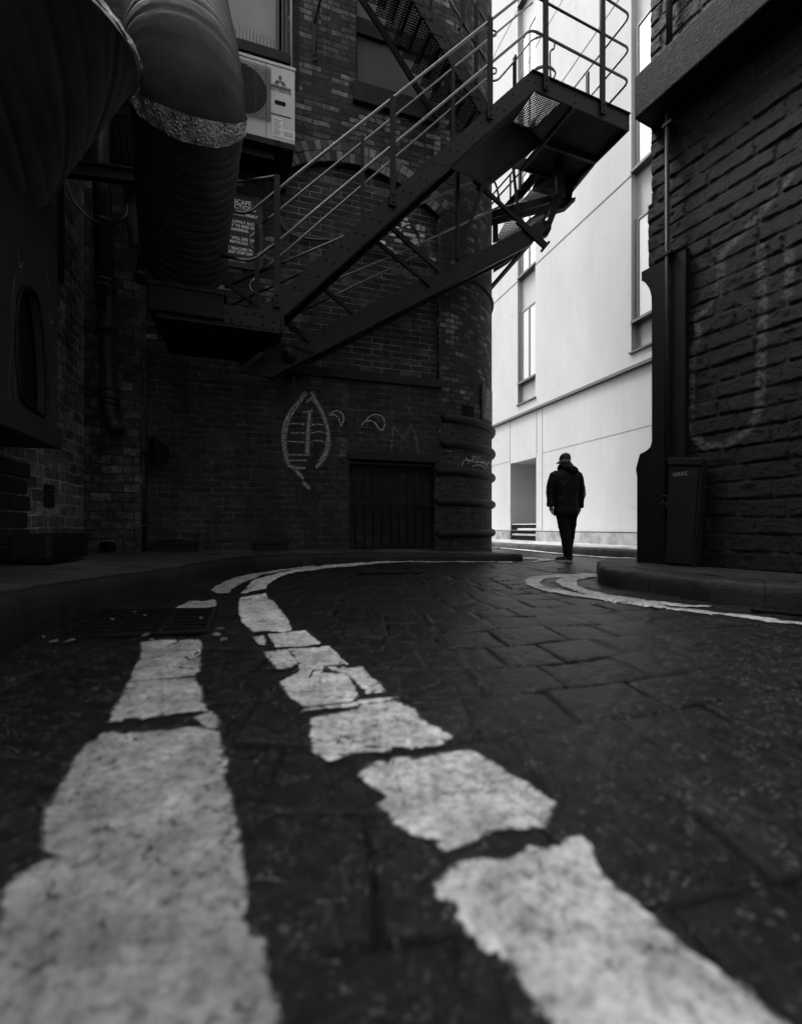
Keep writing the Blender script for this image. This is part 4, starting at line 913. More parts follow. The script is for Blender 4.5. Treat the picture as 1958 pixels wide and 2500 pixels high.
m_ = MB(); wallq(LP.w(-5,0).xy, LP.w(-5,0,-5).xy, 0, TOPL, m_); wallq(LP.w(-5,0,-5).xy, LP.w(se+2,0,-5).xy, 0, TOPL, m_); wallq(LP.w(se+2,0,-5).xy, LP.w(se+2,0,.3).xy, 0, TOPL, m_); m_.build('back_wall', M['brick_left'], left, uvd=U1)
m_ = MB()                                           # rock-faced quoin blocks at the foot
for i in range(6):
    z0 = .22+i*.17; w_ = .55+.12*(i % 2); m_.pbox(LP, LP.loc(-60,1300)[0], LP.loc(62,1300)[0]+.08*(i % 2), z0, z0+.155, -.02, .015+random.uniform(0,.012))
m_.build('quoin_blocks', M['stone_dark'], left, bev=.025)
gl = lambda x, y: LP.loc(x, y)
sp_ = [(.05, [(140,795),(150,770),(158,760),(170,790),(180,830),(185,870),(190,910)]), (.05, [(141,820),(148,850),(152,890),(148,920),(140,930)]), (.05, [(165,860),(163,890),(168,920),(178,960),(186,990)]), (.06, [(141,945),(152,960),(158,990),(156,1020),(145,1030)]), (.05, [(155,965),(165,975),(170,1005)]), (.04, [(92,655),(100,680),(110,710)]), (.035, [(104,700),(112,740),(118,760)])]
graffiti('graffiti', sp_, lambda a, z: LP.w(a, z, .012), gl, M['spray_f'], left, 'faded looping spray paint')

# dark render strip left of the brick front, with thin pipe and lamp box
t = thing('pipe', PP.w(pe+.05, .2, -.05), 'slim black pipe standing beside the brick pier', 'pipe')
m_ = MB(); q = P(350, 1340, 6.75); m_.tube([V(q.x, q.y, .2), V(q.x, q.y, 2.3)], .04, 10); m_.build('tube', M['pipe'], t, smooth=True)
for z in (.55, 1.1, 1.65): m_ = MB(); m_.tube([V(q.x, q.y, z), V(q.x, q.y, z+.06)], .052, 12); m_.build('collar', M['pipe'], t, smooth=True)
t = thing('wall_lamp_box', P(382, 1100, 6.7), 'dark wedge-shaped lamp box beside the brick pier', 'lamp box')
m_ = MB(); A = [P(362,1072,6.55), P(400,1100,6.95), P(398,1128,6.95), P(366,1142,6.55)]; m_.prism(A, V(.14,-.12,.02)); m_.build('housing', M['greyd'], t, bev=.005)
m_ = MB(); m_.box(P(378,1108,6.6)+V(.1,-.1,0), (.09, .012, .07)); m_.build('mesh_front', M['iron_lt'], t)

# vents and bits on the left building
t = thing('air_brick', LP.w(*gl(117,1212)), 'slotted air brick low on the left blockwork wall', 'vent')
m_ = MB(); a0, z1 = gl(106, 1183); a1, z0 = gl(128, 1243); z0 = z1-.24; m_.pbox(LP, a0, a1, z0, z1, .0, .012); m_.build('backing', M['black'], t)
m_ = MB()
for i in range(6): m_.pbox(LP, a0, a1, z0+i*(z1-z0)/5-.009, z0+i*(z1-z0)/5+.009, .012, .022)
for i in range(6): m_.pbox(LP, a0+(a1-a0)*i/5-.006, a0+(a1-a0)*i/5+.006, z0, z1, .012, .02)
m_.build('slats', M['stone_dark'], t)
t = thing('conduit', LP.w(*gl(143,560), .02), 'narrow metal conduit on the left blockwork wall above the graffiti', 'conduit')
m_ = MB(); a0, z0 = gl(143, 686); m_.pbox(LP, a0-.04, a0+.04, z0, z0+2.9, .01, .05); m_.build('channel', M['greyd'], t, bev=.004)
m_ = MB(); q = P(256, 1335, 6.3); m_.tube([q+V(0,.15,0), q+V(.0,-.03,0)], .068, 16, cap=False); m_.tube([q+V(0,.1,0), q+V(0,.09,0)], .062, 16); 
tag(m_.build('pipe_stub', M['black'], smooth=True), 'open black pipe end sticking out at the foot of the brick pier', 'pipe')
t = thing('planter', P(35, 1366, 4.6), 'black rounded trough on the pavement at the left edge', 'trough')
q = LP.w(gl(20,1350)[0]+.1, .24, .32); m_ = MB(); m_.box(q+V(0,0,.13), (.17, .5, .13), (V(U2.x,U2.y,0), V(U1.x,U1.y,0), V(0,0,1))); m_.build('trough_body', M['greyd'], t, bev=.04)
for (lbl, x, y, w_, h_, d_) in (('long dark metal box lying at the foot of the graffitied brick wall', 662, 1341, .50, .13, .16), ('low black box with scrap of paper in the dark corner by the pier', 430, 1340, .60, .15, .26)):
    t = thing('utility_box', FP.w(fl(x, 1330)[0], .2, .2), lbl, 'box', 'dark boxes at the foot of the wall'); s_ = fl(x, 1330)[0]
    m_ = MB(); m_.pbox(FP, s_-w_/2, s_+w_/2, .17, .19+h_*.75, .02, d_); m_.build('case', M['greyd'], t, bev=.008)
    m_ = MB(); m_.pbox(FP, s_-w_/2-.02, s_+w_/2+.02, .19+h_*.75, .19+h_, .01, d_+.02); m_.build('lid', M['greyd'], t, bev=.006)
    if x < 500: m_ = MB(); m_.prism([FP.w(s_-.22, .19+h_+.005, .1), FP.w(s_+.05, .19+h_+.005, .2), FP.w(s_+.12, .19+h_+.03, .08), FP.w(s_-.05, .19+h_+.05, .05)], V(0,0,.004)); m_.build('paper', M['iron_lt'], t)

# ------------------------------------------------------------ fan housing with oval hole
hk = .45; HP = LP.off(hk)
t = thing('fan_housing', HP.w(HP.loc(140,1095)[0], 1.33), 'black extractor housing with a big oval hole, hung on the left wall', 'extractor housing')
b1 = HP.loc(140, 1095)[0]; b0 = b1-2.4; z0, z1 = 1.36, 3.6
ov = []; oc = HP.loc(70, 860); 
pe_ = [HP.loc(x, y) for x, y in ((56,700),(74,704),(90,732),(100,790),(107,870),(111,950),(110,1000),(103,1014),(78,998),(56,982),(45,945),(38,860),(38,780),(43,725))]
m_ = holed(HP, rect(b0, b1, z0, z1), [pe_], reveal=.06)
m_.quad(HP.w(b1,z0), HP.w(b1,z1), HP.w(b1,z1,-hk), HP.w(b1,z0,-hk)); m_.quad(HP.w(b0,z1), HP.w(b1,z1), HP.w(b1,z1,-hk), HP.w(b0,z1,-hk)); m_.quad(HP.w(b0,z0), HP.w(b1,z0), HP.w(b1,z0,-hk), HP.w(b0,z0,-hk)); m_.quad(HP.w(b0,z0), HP.w(b0,z1), HP.w(b0,z1,-hk), HP.w(b0,z0,-hk))
m_.build('casing', M['housing'], t)
m_ = MB(); m_.pbox(HP, b0, b1-.03, z0+.02, z1-.02, -.4, -.08); m_.build('hole_shade_fill', M['black'], t)  # black fill close behind the hole paints in its inner shade
m_ = MB(); m_.pbox(HP, b0, b1+.05, z0-.04, z0+.16, -hk, .03); m_.build('base_tray', M['housing'], t, bev=.01)
m_ = MB(); lp_ = [HP.w(a, z, .01) for a, z in pe_]; m_.tube(smooth_path(lp_+[lp_[0]], 4), .014, 8); m_.build('hole_rim', M['greyd'], t, smooth=True)
hl = lambda x, y: HP.loc(x, y)
graffiti('graffiti', [(.02, [(33,670),(28,700),(26,760),(30,830),(22,870),(18,930),(22,990)]), (.02, [(30,680),(34,740),(38,820),(36,900),(34,990)]), (.03, [(112,660),(114,680),(118,700),(112,690)]), (.03, [(114,765),(120,775),(128,790),(118,785),(124,800)]), (.02, [(118,820),(126,870),(132,830)]), (.02, [(125,930),(128,1015),(131,990)]), (.03, [(52,640),(48,650),(44,645),(40,600)])], lambda a, z: HP.w(a, z, .008), hl, M['spray_f'], t, 'thin pale scribbles')

# ------------------------------------------------------------ ducts
def duct(name, label, path, r, rib, rh, nrib_amp, foil, ends=None):
    def py_of(p, q):
        t_ = (q-p).normalized(); v_ = V(0,0,CZ)-p; v_ = (v_-t_*v_.dot(t_)).normalized(); w_ = p+v_*(r if not isinstance(r, (list, tuple)) else r[0]); return HY-(w_.z-CZ)*F/w_.y
    t = thing(name, path[0], label, 'duct', 'insulated ducts overhead'); pts = smooth_path(path, 26)
    L = [0]
    for i in range(1, len(pts)): L.append(L[-1]+(pts[i]-pts[i-1]).length)
    step = rib/7; k = int(L[-1]/step); rs = []
    j = 0; seq = []
    for i in range(k+1):
        s_ = i*step
        while j < len(L)-2 and L[j+1] < s_: j += 1
        seq.append(pts[j].lerp(pts[j+1], min(1, (s_-L[j])/max(1e-6, L[j+1]-L[j]))))
    segs = 56
    def rf(i, a): 
        ph = (i*step/rib + a/(2*math.pi)) % 1.0
        return 1 - nrib_amp*max(0, 1-abs(ph-.5)/.12) + .006*math.sin(a*3+i*.11) + .005*math.sin(a*7+i*.23) + (.010*math.sin(a*17+i*.9)*math.sin(i*.13+a*2) if r > .6 else 0)
    m_ = MB(); m_.tube(seq, r, segs, True, rf); m_.build('duct_skin', M['duct'], t, smooth=True)
    for (s0, s1, g_) in foil:
        sel = [p for p, q in zip(seq, seq[1:]+[seq[-1]*2-seq[-2]]) if s0 <= py_of(p, q) <= s1]
        m_ = MB(); rnd = random.Random(3)
        m_.tube(sel, r*g_, 72, False, lambda i, a: 1 + .010*math.sin(a*9+i*1.1)+.008*math.sin(a*23+i*.7)+.012*rnd.random()); m_.build('foil_band', M['foil'], t, smooth=False)
    for s_ in (rh or []):
        sel = [p for i, p in enumerate(seq) if s_ <= i*step <= s_+.05]
        if len(sel) > 1: m_ = MB(); m_.tube(sel, r*1.03, 56, False); m_.build('clamp_ring', M['duct'], t, smooth=True)
    return t
path1 = [P(452,640,6.15), P(452,560,5.75), P(455,440,5.2), P(459,320,4.72), P(458,215,4.42), P(449,110,4.6), P(440,-10,5.3), P(432,-130,6.0)]
duct('insulated_duct', 'black spiral-wrapped duct with a crinkled foil joint, hanging beside the air conditioner', path1, .52, .115, [], .030, [(240, 345, 1.035)])
t = thing('insulated_duct', P(50,72,3.2), 'huge black wrapped duct with a mitred elbow filling the top left corner', 'duct', 'insulated ducts overhead')
EJ = P(50,72,3.2); EL = P(-222,590,4.6); EU = P(-68,-230,3.9)
dL = (EL-EJ).normalized(); dU = (EU-EJ).normalized(); mn = (dL-dU).normalized()   # mitre plane through EJ
def mitred(name, dir_, ln, r, fn, n_, seg, m, t0=0.0):
    x_ = dir_.orthogonal().normalized(); y_ = dir_.cross(x_); mb = MB()
    for i in range(n_+1):
        for kk in range(seg):
            a = 2*math.pi*kk/seg; pr = x_*math.cos(a)+y_*math.sin(a); bs = EJ+pr*r
            tm = -(bs-EJ).dot(mn)/dir_.dot(mn); f_ = i/n_; tt = tm+t0 + (ln-tm-t0)*f_ if ln > 1 else tm+t0+ln*f_
            rr_ = r*(1 if i == 0 and t0 == 0 else fn(i, a)); mb.v.append(tuple(EJ+pr*rr_+dir_*tt))
    for i in range(n_):
        for kk in range(seg): k2 = (kk+1) % seg; mb.f.append((i*seg+kk, i*seg+k2, (i+1)*seg+k2, (i+1)*seg+kk)); mb.t.append(.5)
    return mb.build(name, M[m], t, smooth=True)
def streak(i, a):
    u = (a/(2*math.pi)*9 + i*.030) % 1.0; w = (a/(2*math.pi)*23 + i*.085 + .3*math.sin(a*2)) % 1.0
    return 1 - .026*max(0, 1-abs(u-.5)/.07) - .010*max(0, 1-abs(w-.5)/.18) + .005*math.sin(a*5+i*.04)
mitred('lower_skin', dL, (EL-EJ).length, .61, streak, 170, 260, 'duct2')
mitred('upper_skin', dU, (EU-EJ).length, .61, lambda i, a: 1 - .012*max(0, 1-abs(((i*.05+a/6.283) % 1)-.5)/.06) + .012*math.sin(a*4+1)*min(1, i*.1) + .004*math.sin(a*13+i*.2), 110, 160, 'duct2')
rnd = random.Random(4)
mitred('foil_band', dU, .13, .632, lambda i, a: 1+.012*math.sin(a*9+i*1.1)+.01*math.sin(a*23+i*.7)+.014*rnd.random(), 8, 120, 'foil', -.01)
# duct box under the spiral duct
t = thing('duct_box', P(455,770,6.1), 'dark metal box that the spiral duct drops into', 'duct box')
m_ = MB(); bp = SA(6.45); a0 = bp.loc(362,730)[0]; a1 = bp.loc(547,730)[0]; zz0 = bp.loc(455,766)[1]; zz1 = bp.loc(455,700)[1]
m_.pbox(bp, a0, a1, zz0, zz1, -.75, .0); m_.build('case', M['greyd'], t, bev=.01)
m_ = MB(); m_.pbox(bp, a0-.02, a1+.03, zz1-.03, zz1+.015, -.77, .02); m_.build('flange', M['greyd'], t)
for (lbl, pa, pb) in (('upper dark steel beam crossing behind the ducts', P(285,245,5.4), P(345,258,5.9)), ('lower dark steel beam crossing behind the ducts above the drainpipe', P(180,395,5.2), P(360,420,6.0))):
    t = thing('steel_beam', pa, lbl, 'beam', 'steel beams behind the ducts'); d_ = (pb-pa); pa2 = pa-d_*1.2; pb2 = pb+d_*.6; m_ = MB()
    m_.beam(pa2, pb2, .16, .02); m_.beam(pa2+V(0,0,-.075), pb2+V(0,0,-.075), .02, .15); m_.beam(pa2+V(0,0,-.15), pb2+V(0,0,-.15), .16, .02); m_.build('i_section', M['greyd'], t)
t = thing('louvre_panel', P(290,330,6.3), 'dark ribbed metal panel between the two steel beams', 'panel')
m_ = MB(); 
for i in range(5): m_.beam(P(262+i*14, 262, 6.2), P(285+i*14, 400, 6.2), .05, .04)
m_.quad(P(225,250,6.3), P(335,262,6.3), P(345,415,6.3), P(200,395,6.3)); m_.build('ribs', M['greyd'], t)
t = thing('conduit', P(372,640,6.4), 'pale narrow trunking running down beside the spiral duct', 'conduit')
m_ = MB(); m_.beam(P(300,190,6.45), P(328,260,6.45), .10, .03, side=(1,0,0)); m_.beam(P(328,255,6.45), P(346,400,6.45), .07, .03, side=(1,0,0)); m_.beam(P(348,420,6.45), P(363,560,6.45), .035, .03, side=(1,0,0)); m_.beam(P(363,560,6.45), P(372,660,6.45), .045, .03, side=(1,0,0)); m_.build('trunking', M['lightstrip'], t)

# drainpipe on the pier
t = thing('drainpipe', P(262,1040,6.05), 'fat black cast-iron drainpipe with collars in front of the brick pier', 'drainpipe')
pa = P(247,420,6.0); pb = P(267,985,6.0)
m_ = MB(); m_.tube([pa+V(0,0,1.2), pa, P(258,760,6.0)], .105, 20); m_.build('pipe_body', M['pipe'], t, smooth=True)
m_ = MB(); m_.tube([P(258,700,6.0), pb, P(268,1010,6.0), P(275,1030,5.95), P(285,1052,5.88)], .098, 20); m_.build('lower_pipe', M['pipe'], t, smooth=True)
for y, x in ((545,252),(690,256),(705,256),(805,260),(950,266),(972,267),(985,267)):
    m_ = MB(); q = P(x, y, 6.0); m_.tube([q-V(0,0,.02), q+V(0,0,.03)], .125, 20); m_.build('collar', M['pipe'], t, smooth=True)
m_ = MB(); q = P(252,708,5.88); ring = [q+V(math.cos(a)*.085, 0, math.sin(a)*.085) for a in np.linspace(0, 2*math.pi, 17)]; m_.tube(ring, .010, 6); m_.beam(q-V(.08,0,0), q+V(.08,0,0), .012, .012); m_.beam(q-V(0,0,.08), q+V(0,0,.08), .012, .012); m_.build('inspection_cap', M['pipe'], t)
for y in (800, 945):
    m_ = MB(); m_.tube(smooth_path([P(205,y-5,6.35), P(230,y+10,6.2), P(250,y+8,6.1)], 4), .02, 8); m_.build('stay', M['pipe'], t, smooth=True)
# loose cables
m_ = MB(); m_.tube(smooth_path([P(160,425,5.6), P(175,480,5.6), P(205,520,5.6), P(240,543,5.6), P(272,548,5.6), P(298,536,5.6), P(309,520,5.65), P(309,500,5.7)], 8), .014, 8)
tag(m_.build('cable', M['rubber'], smooth=True), 'thick black cable hanging in a loop in front of the drainpipe', 'cable')
m_ = MB()
for k in range(7):
    x = 312+k*4; m_.tube(smooth_path([P(x+8,410,5.9), P(x-4,470,5.9), P(x+3,540,5.9), P(x+10-k,600,5.9)], 6), .03-.002*k, 8)
tag(m_.build('cable_bundle', M['rubber'], smooth=True), 'thick bunch of black cables hanging beside the spiral duct', 'cables')
m_ = MB(); lp_ = [P(322+10*math.sin(a)*1.2, 622-28*math.cos(a), 5.85) for a in np.linspace(.4, 6, 16)]; m_.tube(smooth_path(lp_, 3), .012, 8)
tag(m_.build('cable_coil', M['rubber'], smooth=True), 'small loop of black cable under the cable bunch', 'cable')
m_ = MB(); m_.box(P(335,455,5.8), (.022, .004, .03)); tag(m_.build('cable_tag', M['paper']), 'small white tag tied to the hanging cables', 'tag')
m_ = MB(); q = P(345,640,6.2); m_.tube([P(340,560,6.2), P(345,690,6.2)], .05, 12); m_.tube([P(344,665,6.2), P(345,690,6.2)], .07, 12)
tag(m_.build('pipe', M['pipe'], smooth=True), 'short black pipe with a socket at the left of the duct box', 'pipe')

# ------------------------------------------------------------ air conditioner
AP = FP.off(.55)
def al(px, py): return AP.loc(px, py)
a1 = al(720, 169)[0]; a0 = a1-1.30; zt = al(720, 168)[1]; zb = al(718, 353)[1]; 
t = thing('air_conditioner', AP.w((a0+a1)/2, zb, -.2), 'pale grey air conditioner on a wall bracket beside the spiral duct', 'air conditioner')
m_ = MB(); m_.pbox(AP, a0, a1, zb, zt, -.38, .0); m_.build('casing', M['grey'], t, bev=.012)
m_ = MB(); m_.pbox(AP, a0-.01, a1+.01, zt-.035, zt+.012, -.39, .012); m_.build('lid', M['grey'], t, bev=.006)
ps = al(650, 200)[0]
m_ = MB(); m_.pbox(AP, ps-.004, ps+.004, zb, zt-.035, .0, .004)
for fr_ in (.30, .66): zz = zt-(zt-zb)*fr_; m_.pbox(AP, ps+.06, a1-.06, zz-.006, zz+.006, .0, .006)
m_.build('panel_seams', M['iron_lt'], t)
gc = (al(606, 240)[0]-.10, zb+(zt-zb)*.56); gr_ = .37
m_ = MB(); ring = [AP.w(gc[0]+math.cos(a)*gr_, gc[1]+math.sin(a)*gr_, .004) for a in np.linspace(0, 2*math.pi, 41)]
m_.add([AP.w(gc[0], gc[1], .004)]+ring, [(0, i, i+1) for i in range(1, 41)]); m_.build('fan_opening', M['black'], t)
m_ = MB()
for k in range(3):
    b_ = k*2*math.pi/3+.5; pts = [AP.w(gc[0]+math.cos(b_+d_)*r_, gc[1]+math.sin(b_+d_)*r_, .008) for r_, d_ in ((.06,-.4),(.34,-.45),(.34,.35),(.06,.4))]; m_.add(pts, [(0,1,2,3)])
m_.build('fan', M['iron_lt'], t)
m_ = MB(); n_ = 34
for i in range(n_+1): z_ = gc[1]-.40+.80*i/n_; m_.pbox(AP, gc[0]-.42, gc[0]+.42, z_-.0035, z_+.0035, .02, .026)
for i in range(5): s_ = gc[0]-.42+.84*i/4; m_.pbox(AP, s_-.004, s_+.004, gc[1]-.40, gc[1]+.40, .026, .032)
m_.build('fan_guard', M['board'], t)
# printed mark: three diamonds and two lines of lettering
lc = (al(685, 190)[0]-.005, zt-(zt-zb)*.215); m_ = MB(); s_ = .050
def dia(cx, cz, ang):
    u = (math.cos(ang), math.sin(ang)); v = (-u[1], u[0]); h = s_; w_ = s_*1.15
    return [AP.w(cx+u[0]*2*h*f+v[0]*w_*g_, cz+u[1]*2*h*f+v[1]*w_*g_, .007) for f, g_ in ((0,0),(.5,-.5),(1,0),(.5,.5))]
for ang in (90, 210, 330): m_.add(dia(lc[0], lc[1], R_(ang)), [(0,1,2,3)])
af = lambda x, z: AP.w(x, z, .007)
put_text(m_, 'MITSUBISHI', .064, af, lc[0]+.005, lc[1]-.118, sx=.92, bold=.003); put_text(m_, 'HEAVY INDUSTRIES', .046, af, lc[0]+.005, lc[1]-.162, sx=.78, bold=.0012)
m_.build('printed_mark', M['logo'], t)
m_ = MB(); zc_ = zt-(zt-zb)*.50; m_.pbox(AP, lc[0]-.08, lc[0]+.08, zc_-.03, zc_+.03, 0, .008); m_.build('handle_slot', M['black'], t, bev=.004)
m_ = MB(); zl_ = zt-(zt-zb)*.70; m_.pbox(AP, ps+.09, ps+.24, zb+.06, zl_, .0, .004); m_.pbox(AP, ps+.24, ps+.42, zb+.06, zb+.20, .0, .004); m_.build('paper_label', M['paper'], t)
m_ = MB()
for i in range(9): m_.pbox(AP, ps+.105, ps+.225-.02*(i % 3), zl_-.03-i*.028, zl_-.036-i*.028, .004, .006)
for i in range(7): m_.pbox(AP, ps+.26+i*.02, ps+.268+i*.02, zb+.09, zb+.17, .004, .006)
m_.build('label_print', M['board'], t)
t2 = thing('bracket_tray', AP.w((a0+a1)/2, zb-.3, -.2), 'black drip tray and bracket under the air conditioner', 'bracket')
m_ = MB(); m_.pbox(AP, a0, a1-.02, zb-.10, zb-.005, -.42, .02); m_.build('tray', M['iron'], t2, bev=.006)
m_ = MB(); m_.prism([AP.w(a1-.25, zb-.1, 0), AP.w(a1-.03, zb-.1, 0), AP.w(a1-.10, zb-.34, -.30), AP.w(a1-.30, zb-.40, -.5)], V(-FP.n.x*.05, -FP.n.y*.05, -.02)); m_.beam(AP.w(a1-.12, zb-.1, .0), AP.w(a1-.16, zb-.42, -.5), .07, .07)
m_.pbox(AP, a0, a1-.3, zb-.22, zb-.1, -.5, -.1); m_.build('bracket_arm', M['iron'], t2)
m_ = MB(); q = AP.w(*al(679, 352), .03); m_.tube([q+V(-.03,0,.03), q+V(.03,0,.03), q+V(.03,0,-.035), q+V(-.03,0,-.035), q+V(-.03,0,.03)], .006, 6); m_.build('buckle', M['iron_lt'], t2)

# ------------------------------------------------------------ fire escape
esc = thing('fire_escape', SA(6.5).w(0, 3), 'black riveted iron fire escape crossing the brick building', 'fire escape')
cA, cB = 6.5, 7.02; A_, B_ = SA(cA), SA(cB); A2 = SA(cB-.03)
sn3 = Vector((SN.x, SN.y, 0)); back = -sn3
def lin(p0, p1, x): return p0[1]+(p1[1]-p0[1])*(x-p0[0])/(p1[0]-p0[0])
def member(pl, poly, th, name, m, parent, rivets=(), bev=.004):
    mb = MB(); pts = [pl.hit(x, y) for x, y in poly]; mb.prism(pts, back*th)
    for x, y in rivets: mb.dome(pl.hit(x, y), sn3, .017, .8)
    return mb.build(name, m, parent, bev=bev)
topA = ((634, 758), (1297, 172)); botA = ((692, 771), (1307, 218))
riv = []
for i in range(16):
    x = 720+i*38; yt = lin(*topA, x); yb = lin(*botA, x); riv += [(x, yt+(yb-yt)*.30), (x+18, lin(*topA, x+18)+(lin(*botA, x+18)-lin(*topA, x+18))*.66)]
member(A_, [(632,757),(1297,172),(1307,218),(692,771)], .03, 'stringer', M['iron_lt'], esc, riv)
# flanges of the near stringer
m_ = MB(); a, b = A_.hit(700,765), A_.hit(1305,219); m_.beam(a+back*.05, b+back*.05, .10, .014, side=back); a, b = A_.hit(640,752), A_.hit(1296,173); m_.beam(a+back*.05+V(0,0,.0), b+back*.05, .10, .012, side=back); m_.build('flange', M['iron'], esc)
# far stringer: the near one moved back
off = back*((cB-cA)/1.067); m_ = MB(); m_.prism([A_.hit(*p)+off for p in ((634,758),(1297,172),(1307,218),(692,771))], back*.03); m_.build('stringer', M['iron'], esc)
# treads
nT = 17
for i in range(nT):
    x = 700 + (1290-700)*(i+.5)/nT; yt, yb = lin(*topA, x), lin(*botA, x); p = A_.hit(x, yt+(yb-yt)*.62)
    m_ = MB(); dS = Vector((SD.x, SD.y, 0))
    m_.box(p+off*.5, (.11, off.length*.48, .010), (dS, back, V(0,0,1))); m_.box(p+off*.5-dS*.11+V(0,0,.015), (.006, off.length*.48, .018), (dS, back, V(0,0,1))); m_.build('tread', M['iron'], esc)
# platform
pf = thing('x', (0,0,0), None, None); bpy.data.objects.remove(pf)
front_t = ((1297,172),(1536,279)); front_b = ((1307,218),(1535,317))
member(A_, [(1297,172),(1536,279),(1535,317),(1307,218)], .03, 'platform_fascia', M['iron_lt'], esc, [(1342,207),(1314,190),(1314,208),(1386,220),(1403,232),(1403,250),(1429,240),(1529,291),(1529,306),(1466,262)])
m_ = MB(); a, b = A_.hit(1297,172), A_.hit(1537,279); m_.beam(a+back*.03+V(0,0,.005), b+back*.03+V(0,0,.005), .12, .014, side=back); m_.build('platform_edge', M['iron'], esc)
Pf = [A_.hit(1307,218), A_.hit(1535,317)]; D1 = .78; D2 = 1.43
zpl = (Pf[0].z+Pf[1].z)/2
def PL(u, v, dz=0): p = Pf[0].lerp(Pf[1], u); return V(p.x, p.y, zpl+dz) + back*v
W_ = (Pf[1]-Pf[0]).length; ub = .39
m_ = MB()
for u in (1.0,): m_.beam(PL(u, 0, .12), PL(u, D2, .12), .03, .30, side=(SD.x,SD.y,0))
m_.beam(PL(0, D2, .12), PL(1, D2, .12), .03, .24); m_.build('platform_side', M['iron'], esc)
m_ = MB(); m_.beam(PL(ub, 0, .02), PL(ub, D2, .02), .05, .10, side=(SD.x,SD.y,0)); m_.beam(PL(.40, D1, .02), PL(1, D1, .02), .05, .10); m_.build('platform_joist', M['iron_lt'], esc)
def grating(mb, c00, c10, c11, c01, na, nb, w=.007, h=.012):
    c00, c10, c11, c01 = map(Vector, (c00, c10, c11, c01))
    for i in range(na+1): t = i/na; mb.beam(c00.lerp(c10, t), c01.lerp(c11, t), w, h)
    for j in range(nb+1): t = j/nb; mb.beam(c00.lerp(c01, t), c10.lerp(c11, t), w, h)
m_ = MB(); grating(m_, PL(.0, .02, .03), PL(.31, .02, .03), PL(.31, .64, .03), PL(.0, .64, .03), 15, 22, .011); m_.build('platform_grating', M['iron'], esc)
m_ = MB(); grating(m_, PL(ub+.02, .02, .06), PL(.99, .02, .06), PL(.99, D2, .06), PL(ub+.02, D2, .06), 30, 44, .018); 
m_.quad(PL(ub+.03, .03, .09), PL(.99, .03, .09), PL(.99, D2, .09), PL(ub+.03, D2, .09)); m_.build('platform_deck', M['iron'], esc)
# sloping soffit plate left of the platform
n0, n1 = A_.hit(1105,406)+back*.03, A_.hit(1306,221)+back*.03; f1 = P(1319,346,8.28); f0 = P(1180,455,7.85); fm = P(1150,420,7.2); up_ = V(0,0,.03)
ga, gb, gc_ = P(1302,221,7.27), P(1249,299,7.88), P(1300,318,8.02); n1 = A_.hit(1302,223)+back*.03
m_ = MB(); m_.hexa([n0, n1, gb, f0, n0+up_, n1+up_, gb+up_, f0+up_]); m_.prism([gb, gc_, f1, f0], up_); m_.prism([n0, f0, fm], up_*.7); m_.build('soffit_plate', M['iron'], esc)
m_ = MB(); m_.prism([P(1372,249,7.5), P(1408,267,7.62), f1, gc_], up_); m_.build('platform_deck', M['iron'], esc)
m_ = MB(); m_.beam(f0+(f0-f1)*.08, f1+(f1-f0)*.02+V(0,0,.03), .05, .10, side=back); m_.build('outer_beam', M['iron'], esc)
# landing at the foot of the flight
member(A_, [(380,716),(540,740),(632,757),(692,771),(692,815),(540,794),(380,772)], .03, 'landing_fascia', M['iron_lt'], esc, [(600,766),(620,766),(590,786),(612,795),(566,780),(668,785),(668,803),(640,772),(556,764),(642,792)])
la, lb = A_.hit(380,768), A_.hit(690,812); zz = lb.z; lw = 1.30
m_ = MB(); m_.hexa([V(la.x,la.y,zz), V(lb.x,lb.y,zz), V(lb.x,lb.y,zz)+back*.35, V(la.x,la.y,zz)+back*.35, V(la.x,la.y,zz+.03), V(lb.x,lb.y,zz+.03), V(lb.x,lb.y,zz+.03)+back*.35, V(la.x,la.y,zz+.03)+back*.35])
lc_ = P(588,905,6.98); lc_.z = zz; ld = V(la.x,la.y,zz)+back*lw
m_.hexa([V(la.x,la.y,zz)+back*.35, V(lb.x,lb.y,zz)+back*.35, lc_, ld, V(la.x,la.y,zz+.03)+back*.35, V(lb.x,lb.y,zz+.03)+back*.35, lc_+V(0,0,.03), ld+V(0,0,.03)])
m_.build('landing_floor', M['iron'], esc)
m_ = MB(); m_.beam(V(lb.x,lb.y,zz+.1), lc_+V(0,0,.05), .05, .2); m_.build('landing_beam', M['iron_lt'], esc)
# posts
def tpost(pl, x, y0, y1, w, name='post', m='iron', foot=True, lean=0):
    mb = MB(); a, b = pl.hit(x, y0), pl.hit(x+lean, y1); a2 = V(b.x, b.y, a.z); Y = a.y
    ww = w*Y/F; mb.beam(a+sn3*.02, V(b.x,b.y,b.z)+sn3*.02, ww, .012, side=(SD.x,SD.y,0)); mb.beam(a+back*.02, b+back*.02, .012, .07, side=(SD.x,SD.y,0))
    if foot: mb.beam(b+sn3*.035, b+sn3*.035+V(0,0,.22), ww*1.15, .012, side=(SD.x,SD.y,0)); mb.dome(b+sn3*.042+V(0,0,.05), sn3, .018, .9); mb.dome(b+sn3*.042+V(0,0,.15), sn3, .018, .9)
    return mb.build(name, M[m], esc)
tpost(A_, 958, 236, 505, 15); tpost(A_, 1195, 42, 293, 15); tpost(A_, 676, 428, 752, 14, m='iron_lt'); tpost(A_, 1331, -140, 222, 14); tpost(A_, 1470, -140, 281, 14)
tpost(B_, 884, 332, 560, 9, foot=False, m='iron_lt'); tpost(B_, 1105, 150, 350, 9, foot=False, m='iron_lt'); tpost(B_, 627, 548, 745, 12, foot=False, m='iron_lt'); tpost(B_, 1257, 135, 205, 5, foot=False); tpost(SA(8.0), 1435, 176, 232, 5, foot=False)
